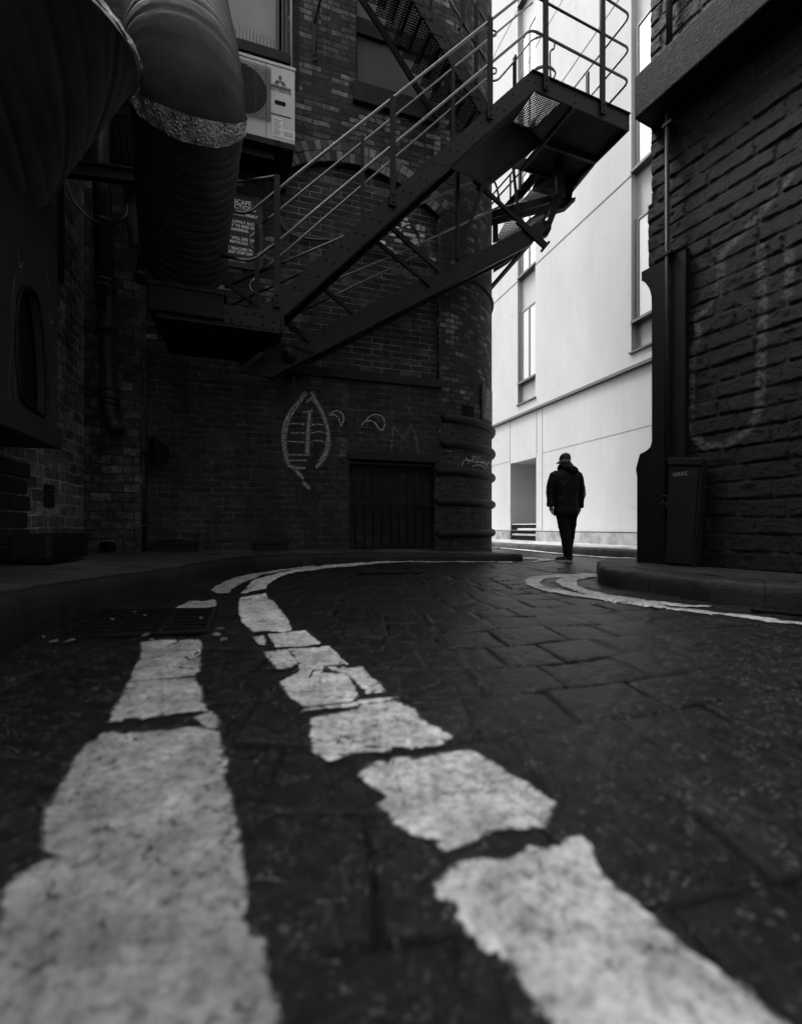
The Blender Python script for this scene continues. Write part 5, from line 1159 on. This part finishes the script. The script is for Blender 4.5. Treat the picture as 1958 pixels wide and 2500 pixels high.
# handrails
def rail(pts, r=.019, name='handrail', m='rail', parent=None, bend=.12):
    mb = MB(); mb.tube(bend_path(pts, bend), r, 10); return mb.build(name, M[m], parent or esc, smooth=True)
h = A_.hit; k = B_.hit
rail([h(540,509), h(603,522), h(680,461), h(1203,44), h(1420,-128)], .021)
rail([h(536,623), h(612,638), h(681,587), h(1203,149), h(1297,70), h(1537,196), h(1537,196)+back*1.0, h(1537,196)+back*D2], .021)
rail([h(1300,-14), h(1539,118), h(1539,118)+back*D2], .019)
rail([h(1300,-128), h(1540,36), h(1540,36)+back*D2], .019)
rail([k(640,545), k(680,514), k(1185,101), k(1300,5)], .016); rail([k(630,665), k(680,628), k(1185,193), k(1200,197), k(1216,194), k(1256,148), k(1300,94), k(1327,86)], .016, bend=.2)
rail([k(560,401), h(573,404)+back*.3, h(679,428)], .017)
for ys in ((567,614), (680,717)): rail([h(622,ys[0]), h(609,(ys[0]*.7+ys[1]*.3)), h(610,(ys[0]*.35+ys[1]*.65)), h(622,ys[1])], .016, 'rail_loop', bend=.06)
for ys in ((72,88), (163,180)): rail([h(1199,ys[0]), h(1212,ys[0]+3), h(1211,ys[1]-2), h(1199,ys[1])], .012, 'rail_loop', bend=.03)
m_ = MB()
for k_ in range(3): q = [P(1297+k_*3,178,8.0), P(1308,166+k_*2,8.0), P(1325,160+k_*2,8.05), P(1345,163+k_*2,8.1), P(1356,176,8.1), P(1352,190,8.1)]; m_.tube(smooth_path(q, 5), .014, 8)
m_.tube(smooth_path([P(1354,105,8.1), P(1352,118,8.1), P(1343,128,8.1), P(1344,190,8.1)], 5), .016, 8)
tag(m_.build('hose_coil', M['rubber'], smooth=True), 'coiled black hose hung on the platform post of the fire escape', 'hose')

# upper flight going up to the left
C3, D3 = SA(7.2), SA(8.0); 
member(C3, [(1035-120,-208),(1035,0),(1190,250),(1192,290),(1175,278),(1008,0),(883,-208)], .03, 'upper_stringer', M['iron_lt'], esc, [(1036,34),(1054,42),(1072,92),(1088,99),(1119,150),(1137,165),(1150,208),(1165,220),(1176,255)])
member(D3, [(810,-146),(895,0),(942,70),(1072,290),(1048,271),(926,70),(879,0),(790,-146)], .03, 'upper_stringer', M['iron'], esc)
for i in range(12):
    f = -.55+i*.138; xr, yr = 1008+167*f, 278*f; p = C3.hit(xr+8, yr+4); q = D3.hit(879+169*f+4, 271*f+3); q = V(q.x, q.y, p.z); L_ = (q-p).length
    q = p + back*.70; d_ = Vector((SD.x,SD.y,0)); m_ = MB()
    m_.box((p+q)/2+d_*.16, (.012, .34, .05), (d_, back, V(0,0,1)))
    grating(m_, p-d_*.14, p+d_*.14, q+d_*.14, q-d_*.14, 6, 18, .012); m_.build('upper_tread', M['iron'], esc)
rail([C3.hit(1060,-65), C3.hit(1098,0), C3.hit(1187,149)], .018); rail([C3.hit(1140,-30), C3.hit(1154,0), C3.hit(1186,52)], .014); tpost(C3, 1163, 6, 205, 7, foot=False); tpost(C3, 1130, -60, 60, 8, foot=False)
m_ = MB(); m_.beam(C3.hit(1150,-30), C3.hit(1122,70), .04, .04); m_.build('brace', M['iron'], esc)

# ------------------------------------------------------------ drop stair (balanced lower flight)
c2 = 7.45; E_ = SA(c2); E2 = SA(c2+.46)
dro = thing('drop_stair', E_.w(0, 3), 'lowered balanced iron stair hanging below the main fire escape flight', 'drop stair')
tE = ((699,843),(1315,541)); bE = ((762,864),(1299,592)); riv = []
for i in range(12): x = 790+i*44; riv += [(x, lin(*tE, x)+9), (x+22, lin(*bE, x+22)-11)]
member(E_, [(699,843),(1315,541),(1332,556),(1328,568),(1299,592),(762,868)], .03, 'stringer', M['iron_lt'], dro, riv)
offE = back*.45
m_ = MB(); m_.prism([E_.hit(*p)+offE for p in ((699,843),(1290,553),(1285,598),(762,868))], back*.03); m_.build('stringer', M['iron_lt'], dro)
m_ = MB(); a, b = E_.hit(765,867), E_.hit(1299,594); m_.beam(a+back*.04, b+back*.04, .08, .012, side=back); m_.build('flange', M['iron'], dro)
for i in range(15):
    x = 780+i*34; p = E_.hit(x, (lin(*tE, x)+lin(*bE, x))/2+6); d_ = Vector((SD.x,SD.y,0)); m_ = MB(); m_.box(p+offE*.5, (.10, .21, .010), (d_, back, V(0,0,1))); m_.build('tread', M['iron'], dro)
member(E_, [(676,834),(704,842),(768,858),(770,866),(700,900),(666,920),(620,914),(587,904),(629,879),(652,850)], .06, 'pivot_plate', M['iron'], dro, [(640,885),(655,900)])
m_ = MB(); q = E_.hit(706,868); m_.tube([q+sn3*.06, q+back*.5], .11, 20); m_.build('pivot_drum', M['iron'], dro, smooth=True)
for (xa, ya, xb, yb) in ((664,915,705,886),(708,893,765,862),(770,858,800,840),(842,822,895,795),(905,786,940,772)):
    m_ = MB(); m_.beam(E_.hit(xa,ya)+back*.2, E_.hit(xb,yb)+back*.2, .05, .09, side=back); m_.build('worn_tread_edge', M['stone_lintel'], dro)
e = E_.hit
rail([e(548,702), e(835,578), e(998,510), e(1154,441), e(1196,426), e(1212,450), e(1222,503)], .017, parent=dro, bend=.16); rail([e(690,740), e(794,693), e(962,623), e(1221,503)], .017, parent=dro)
f_ = E2.hit
rail([f_(548,753), f_(954,567), f_(1003,545), f_(1020,570), f_(1030,614)], .016, parent=dro, bend=.16); rail([f_(692,781), f_(1028,618)], .016, parent=dro)
def strut(pl, x0, y0, x1, y1, w, m='iron', name='strut', parent=None, d=.04):
    mb = MB(); a, b = pl.hit(x0, y0), pl.hit(x1, y1); mb.beam(a+sn3*.02, b+sn3*.02, w, .012, side=None) if False else mb.beam(a+sn3*.02, b+sn3*.02, d, w, side=back); return mb.build(name, M[m], parent or dro)
strut(E_, 1156,441, 1270,545, .07); strut(E_, 1262,538, 1330,602, .13, name='arm_end'); strut(E_, 955,557, 1073,662, .08, 'iron_lt'); strut(E_, 913,586, 1050,698, .06); strut(E_, 782,701, 862,764, .06, 'iron_lt'); strut(E_, 692,783, 757,834, .07); strut(E_, 548,689, 622,744, .05)
m_ = MB(); m_.beam(e(1322,612), e(1340,590), .05, .04, side=back); m_.build('arm_flange', M['iron'], dro)
# hangers
strut(SA(7.3), 1116,400, 1116,634, .055, name='hanger', parent=esc); strut(SA(7.3), 1230,330, 1186,428, .06, name='hanger', parent=esc); strut(SA(7.3), 1186,428, 1116,636, .06, name='hanger', parent=esc)
m_ = MB(); m_.tube(smooth_path([SA(7.3).hit(*p) for p in ((1112,412),(1128,408),(1145,414),(1160,428),(1180,436),(1200,432))], 5), .022, 8); m_.build('curved_stay', M['iron'], esc, smooth=True)
m_ = MB(); m_.tube([SA(7.3).hit(1250,-10), SA(7.3).hit(1275,-30)], .004, 5); bpy.data.meshes  # noqa

# landing and flight behind the rounded corner
lk = thing('rear_stair', P(1290,500,9.9), 'iron stair and landing partly hidden behind the rounded brick corner', 'stair')
def mem(pts, th, name, m, parent=lk):
    mb = MB(); mb.prism([P(*p) for p in pts], V(.1,.99,0)*th); return mb.build(name, M[m], parent)
mem([(1229,502,10.3),(1346,366,9.5),(1350,392,9.5),(1275,480,10.1),(1180,540,10.7),(1160,560,10.8)], .05, 'stringer', 'iron_lt')
mem([(1175,520,10.4),(1229,503,10.2),(1354,472,9.6),(1356,489,9.6),(1175,538,10.4)], .1, 'dark_beam', 'iron')
mem([(1180,539,10.3),(1344,497,9.55),(1346,509,9.55),(1180,552,10.3)], .06, 'channel_beam', 'iron_lt')
for pts in (((1180,500,10.9),(1295,368,10.0)), ((1180,520,10.9),(1310,375,10.0))):
    m_ = MB(); m_.tube([P(*p) for p in pts], .022, 8); m_.build('handrail', M['rail'], lk, smooth=True)
for (x, y0, y1, w_) in ((1246,427,486,.035),(1270,380,462,.055),(1331,340,384,.05)):
    m_ = MB(); m_.beam(P(x,y0,9.9), P(x,y1,9.9), w_, .03, side=(1,0,0)); m_.build('post', M['iron'], lk)
m_ = MB(); m_.beam(P(1252,400,9.7), P(1267,536,9.7), .06, .02, side=(1,0,0)); m_.build('strap', M['iron'], lk)
for c in (((1274,490),(1304,455),(1356,462),(1345,476)), ((1206,592),(1238,535),(1286,543),(1252,576))):
    m_ = MB(); a, b, c_, d_ = [P(x, y, 9.75) for x, y in c]; q = a+(c_-a); a2, b2, c2_, d2_ = P(*c[0],10.2), P(*c[1],10.6), P(*c[2],10.3), P(*c[3],9.9)
    grating(m_, a2, d2_, c2_, b2, 14, 12, .014); m_.build('grating', M['iron'], lk)
mem([(1203,590,10.3),(1203,540,10.3),(1216,545,10.3),(1216,585,10.3)], .05, 'end_plate', 'iron_lt')
m_ = MB(); m_.prism([P(1343,359,8.95), P(1452,394,8.9), P(1400,458,9.2), P(1396,482,9.2), P(1406,480,9.2), P(1379,506,9.3), P(1359,511,9.3), P(1338,520,9.4), P(1300,548,9.5), P(1262,566,9.8), P(1290,535,9.8), P(1345,497,9.5), P(1358,470,9.3), P(1300,455,9.6), P(1344,392,9.2)], V(.03,.12,0)); m_.build('soffit', M['iron'], lk)
m_ = MB(); m_.beam(P(1362,358,8.75), P(1370,478,8.75), .14, .05, side=(1,0,0)); m_.beam(P(1352,358,8.78), P(1361,474,8.78), .04, .04, side=(1,0,0)); m_.build('hanger_arm', M['iron'], lk)
m_ = MB(); m_.beam(P(1369,472,8.72), P(1336,556,8.6), .11, .05, side=(1,0,0)); m_.beam(P(1352,482,8.72), P(1320,552,8.6), .05, .05, side=(1,0,0)); m_.build('crank_arm', M['iron_lt'], lk)
m_ = MB(); q = P(1328,556,8.55); m_.tube([q+V(0,-.03,0), q+V(0,.12,0)], .13, 18); m_.build('crank_pivot', M['iron'], lk, smooth=True)
mem([(1300,592,8.8),(1270,612,9.2),(1240,640,9.6),(1205,662,10.0),(1205,650,10.0),(1250,615,9.4),(1290,590,8.9)], .06, 'lower_edge', 'iron')
m_ = MB(); m_.beam(P(1297,588,8.7), P(1190,712,10.0), .085, .05, side=(1,0,.3)); m_.build('stay_bar', M['iron'], lk)
# overhead wires crossing the pale wall
m_ = MB(); m_.tube([P(1384,-20,12), P(1310,110,12.4), P(1268,200,12.6)], .008, 5); tag(m_.build('wire', M['rubber']), 'thin wire hanging in front of the pale wall above the platform', 'wire')

# ------------------------------------------------------------ drains
def drain(label, quad, nb, along=True, z=.004):
    c = [Vector((*G(*p), 0)) for p in quad]; ctr = sum(c, V(0,0,0))/4
    t = thing('drain_grate', ctr, label, 'drain', 'drain covers in the roadway'); up = V(0,0,.012)
    m_ = MB(); m_.add([q+V(0,0,.002) for q in c], [(0,1,2,3)]); m_.build('pit', M['black'], t)
    m_ = MB()
    for i in range(4): m_.beam(c[i]+up, c[(i+1) % 4]+up, .03, .02)
    m_.build('frame', M['iron_lt'], t, bev=.004)
    m_ = MB()
    for i in range(1, nb):
        tt = i/nb; m_.beam(c[0].lerp(c[3], tt)+up, c[1].lerp(c[2], tt)+up, .022, .018)
    for tt in (.33, .66): m_.beam(c[0].lerp(c[1], tt)+up*.6, c[3].lerp(c[2], tt)+up*.6, .02, .014)
    m_.build('bars', M['rail'], t)
drain('rusty iron gully grate beside the broken left road line', [ZL4(235,462), ZL4(880,430), ZL4(912,335), ZL4(440,338)], 7)
drain('dark gully grate in the gutter under the right kerb', [ZR5(1500,338), ZR5(1900,372), ZR5(1900,335), ZR5(1560,312)], 6)
drain('small iron cover flush with the setts near the far kerb', [(868,1401), (1025,1399), (1035,1393), (890,1394)], 10)
m_ = MB(); rnd = random.Random(5)
for i in range(18):
    x, y = G(rnd.uniform(20, 560), rnd.uniform(1500, 1580)) if i < 14 else G(rnd.uniform(1240, 1560), rnd.uniform(1356, 1368)); s_ = rnd.uniform(.004, .013)
    m_.box((x, y, .02), (s_, s_*1.6, .004), (V(math.cos(i), math.sin(i), .2).normalized(), V(-math.sin(i), math.cos(i), 0), V(0,0,1)))
tag(m_.build('litter', M['litter']), 'scraps of pale litter lying in the gutters', 'litter', kind='stuff')

# ------------------------------------------------------------ the man
MX, MY = P(1381.5, 1371, 7.55).x, 7.55
man = thing('person', (MX, MY, 0), 'man in a dark hooded coat and cap walking away toward the pale building', 'person')
def remesh(mb, name, m, vox, parent, sm=4, disp=None):
    o = mb.build(name, m, parent); md = o.modifiers.new('r', 'REMESH'); md.mode = 'VOXEL'; md.voxel_size = vox; md.use_smooth_shade = True
    s_ = o.modifiers.new('s', 'SMOOTH'); s_.iterations = sm; s_.factor = .5
    if disp:
        tx = bpy.data.textures.new('wr', 'CLOUDS'); tx.noise_scale = disp[1]; d_ = o.modifiers.new('d', 'DISPLACE'); d_.texture = tx; d_.strength = disp[0]; d_.mid_level = .5; d_.texture_coords = 'GLOBAL'
    return o
def Mn(x, z, y=0.0): return V(MX+x, MY+y, z)
def loft(mb, secs, seg=24):                        # (cx, cy, z, rx, ry, power)
    base = len(mb.v)
    for cx_, cy_, z, rx, ry in secs:
        for k in range(seg): a = 2*math.pi*k/seg; mb.v.append(tuple(Mn(cx_+rx*math.copysign(abs(math.cos(a))**.85, math.cos(a)), z, cy_+ry*math.copysign(abs(math.sin(a))**.85, math.sin(a)))))
    n = len(secs)
    for i in range(n-1):
        for k in range(seg): k2 = (k+1) % seg; mb.f.append((base+i*seg+k, base+i*seg+k2, base+(i+1)*seg+k2, base+(i+1)*seg+k)); mb.t.append(.5)
    mb.f.append(tuple(base+k for k in reversed(range(seg)))); mb.f.append(tuple(base+(n-1)*seg+k for k in range(seg))); mb.t += [.5, .5]
# body: one continuous surface, head and neck to feet, hands with fingers
b = MB()
loft(b, [(0,0,.86,.15,.11), (0,0,1.0,.15,.11), (0,0,1.2,.17,.12), (0,0,1.40,.19,.11), (0,.0,1.48,.12,.09), (-.012,-.005,1.54,.058,.062), (-.012,.0,1.60,.056,.062)])
loft(b, [(-.018,.015,1.555,.045,.06), (-.020,.02,1.585,.064,.085), (-.018,.015,1.63,.073,.096), (-.015,.01,1.69,.076,.10), (-.012,.005,1.735,.064,.085), (-.01,0,1.765,.03,.04)])
b.tube([Mn(-.16,1.45), Mn(-.27,1.22,.01), Mn(-.285,1.12), Mn(-.265,.93,-.05)], [.06,.05,.045,.03], 12); b.tube([Mn(.17,1.45), Mn(.27,1.22,.01), Mn(.285,1.1), Mn(.25,.92,.06)], [.06,.05,.045,.03], 12)
b.tube([Mn(-.04,.92), Mn(-.03,.50,-.02), Mn(.01,.10,-.04)], [.10,.06,.04], 12); b.tube([Mn(.08,.92), Mn(.10,.52,.10), Mn(.095,.12,.16)], [.10,.06,.04], 12)
b.tube([Mn(.01,.05,-.06), Mn(-.04,.045,.02), Mn(-.09,.04,.10)], [.035,.035,.03], 10); b.tube([Mn(.095,.06,.13), Mn(.095,.05,.25)], [.035,.03], 10)
for sx_, hy in ((-1, -.05), (1, .06)):              # relaxed hands: palm, four fingers, thumb
    wx_, wz_ = (-.262, .90) if sx_ < 0 else (.246, .885)
    b.tube([Mn(wx_,wz_+.02,hy), Mn(wx_+.008*-sx_,wz_-.03,hy+.005), Mn(wx_+.012*-sx_,wz_-.07,hy+.01)], [.024,.034,.030], 12)
    for kf in range(4):
        yy = hy-.028+kf*.019; ln = (.062,.072,.068,.052)[kf]
        b.tube([Mn(wx_+.012*-sx_,wz_-.065,yy), Mn(wx_+.016*-sx_,wz_-.065-ln*.5,yy+.006), Mn(wx_+.034*-sx_,wz_-.065-ln*.95,yy+.012)], [.0095,.009,.0075], 8)
    b.tube([Mn(wx_+.01*-sx_,wz_-.02,hy+.03), Mn(wx_+.02*-sx_,wz_-.05,hy+.048), Mn(wx_+.026*-sx_,wz_-.08,hy+.05)], [.012,.010,.008], 8)
# ears, nose, brow
b.tube([Mn(-.093,1.60,.0), Mn(-.097,1.63,-.005), Mn(-.092,1.655,.005)], [.010,.014,.010], 8); b.tube([Mn(.058,1.60,.02), Mn(.062,1.63,.02), Mn(.058,1.65,.02)], [.010,.013,.010], 8)
b.tube([Mn(-.045,1.645,.105), Mn(-.056,1.61,.125), Mn(-.05,1.598,.11)], [.010,.015,.012], 8); b.tube([Mn(-.07,1.655,.09), Mn(-.02,1.66,.11)], [.012,.012], 8); b.tube([Mn(-.058,1.57,.10), Mn(-.02,1.568,.105)], [.010,.010], 8)
remesh(b, 'body', M['skin'], .007, man, 2)
# trousers
b = MB()
loft(b, [(.02,0,.72,.165,.125), (.02,0,.85,.165,.125), (.01,0,.97,.16,.12)])
b.tube([Mn(-.055,.80,0), Mn(-.035,.62,-.01), Mn(-.015,.46,-.02), Mn(.0,.30,-.03), Mn(.018,.16,-.04), Mn(.022,.075,-.04)], [.105,.100,.086,.078,.074,.068], 20)
b.tube([Mn(.095,.80,.02), Mn(.105,.62,.07), Mn(.108,.46,.10), Mn(.100,.30,.13), Mn(.088,.17,.16), Mn(.085,.10,.17)], [.100,.090,.076,.070,.064,.060], 20)
remesh(b, 'trousers', M['trouser'], .010, man, 3, (.022, .05))
# coat with sleeves, collar and hood
b = MB()
loft(b, [(.0,0,.755,.193,.15), (.0,0,.80,.197,.152), (.0,0,.95,.192,.15), (.0,0,1.10,.190,.145), (.005,0,1.25,.205,.15), (.005,0,1.36,.215,.145), (.0,0,1.44,.195,.13), (-.0,0,1.495,.135,.105), (-.005,0,1.535,.085,.085), (-.005,.0,1.56,.075,.078)])
b.tube([Mn(-.13,1.435,0), Mn(-.185,1.40,0), Mn(-.222,1.31,.0), Mn(-.248,1.20,-.0), Mn(-.258,1.08,-.015), Mn(-.256,.99,-.03), Mn(-.258,.915,-.045)], [.075,.085,.078,.072,.064,.060,.056], 18)
b.tube([Mn(.14,1.435,0), Mn(.19,1.405,0), Mn(.222,1.31,.0), Mn(.243,1.20,.01), Mn(.252,1.08,.02), Mn(.250,.98,.04), Mn(.247,.90,.055)], [.075,.085,.078,.072,.064,.060,.055], 18)
b.tube([Mn(-.262,.955,-.04), Mn(-.266,.90,-.045)], [.066,.060], 16); b.tube([Mn(.25,.94,.045), Mn(.25,.885,.055)], [.062,.056], 16)
ring = [Mn(.0+.098*math.cos(a), 1.535-.045*math.sin(a)*-1*-1 + .018*math.cos(2*a), .02+.10*math.sin(a)) for a in np.linspace(0, 2*math.pi, 25)]
b.tube(ring, .032, 12)
b.tube([Mn(-.085,1.545,-.06), Mn(.0,1.535,-.115), Mn(.08,1.50,-.13), Mn(.15,1.485,-.10)], [.035,.05,.052,.036], 14); b.tube([Mn(-.04,1.52,-.10), Mn(.05,1.475,-.14), Mn(.14,1.465,-.125)], [.03,.042,.034], 14)
b.tube([Mn(-.07,1.53,.05), Mn(-.125,1.515,.04)], [.03,.012], 10)
remesh(b, 'coat', M['coat'], .010, man, 4, (.022, .085))
# cap
b = MB()
loft(b, [(-.012,.01,1.655,.083,.107), (-.012,.008,1.69,.087,.11), (-.01,.006,1.735,.078,.098), (-.008,.004,1.765,.055,.07), (-.006,.002,1.780,.02,.028)], 28)
b.tube([Mn(-.006,1.778,0), Mn(-.006,1.792,0)], [.010,.006], 8)
remesh(b, 'cap', M['cap'], .006, man, 3)
b = MB(); n_ = 16; vs = []
for i in range(n_+1):
    a = R_(178)-R_(176)*i/n_; r0, r1 = .080, .128; cx_, cy_ = -.014, .02
    for r_, dz in ((r0, 0), (r1, -.030)): vs.append(Mn(cx_+math.cos(a)*r_, 1.662+dz-abs(math.cos(a))*.018, cy_+math.sin(a)*(r_+.02)))
b.add(vs, [(2*i, 2*i+1, 2*i+3, 2*i+2) for i in range(n_)]); o = b.build('cap_brim', M['cap'], man, smooth=True); sm_ = o.modifiers.new('s', 'SOLIDIFY'); sm_.thickness = .006
b = MB(); b.tube([Mn(-.094,1.645,.0), Mn(-.097,1.648,.06), Mn(-.085,1.643,.10)], .004, 6); b.tube([Mn(-.085+.022*math.cos(a)*.6, 1.635+.022*math.sin(a), .108) for a in np.linspace(0, 2*math.pi, 13)], .003, 6); b.build('glasses', M['paper'], man)
b = MB(); loft(b, [(-.014,-.02,1.60,.066,.07), (-.014,-.015,1.63,.079,.09), (-.014,-.01,1.665,.080,.098)]); b.build('hair', plain('grey hair', .12, .8, .2, var=.5, sc=60), man, smooth=True)
# shoes
for (x, y, ang, zl) in ((-.02, .0, R_(140), 0), (.07, .20, R_(100), 0)):
    d_ = V(math.cos(ang), math.sin(ang), 0); s_ = V(-d_.y, d_.x, 0); o_ = Mn(x+.03, 0, y-.03)
    b = MB(); b.tube([o_-d_*.075+V(0,0,.045), o_-d_*.03+V(0,0,.055), o_+d_*.05+V(0,0,.047), o_+d_*.14+V(0,0,.036), o_+d_*.20+V(0,0,.030)], [.035,.048,.046,.040,.022], 14); b.tube([o_-d_*.04+V(0,0,.05), o_-d_*.045+V(0,0,.12)], [.05,.048], 14)
    remesh(b, 'shoe', M['shoe'], .008, man, 3)
    b = MB(); ol = [(-.10,.0),(-.09,.036),(-.02,.044),(.08,.050),(.16,.044),(.215,.018),(.215,-.018),(.16,-.044),(.08,-.048),(-.02,-.040),(-.09,-.034)]
    b.prism([o_+d_*u*.95+s_*v+V(0,0,.002) for u, v in ol], V(0,0,.022)); b.build('sole', M['sole'] if y < .1 else M['shoe'], man, bev=.004)
print('objects', len(bpy.data.objects))
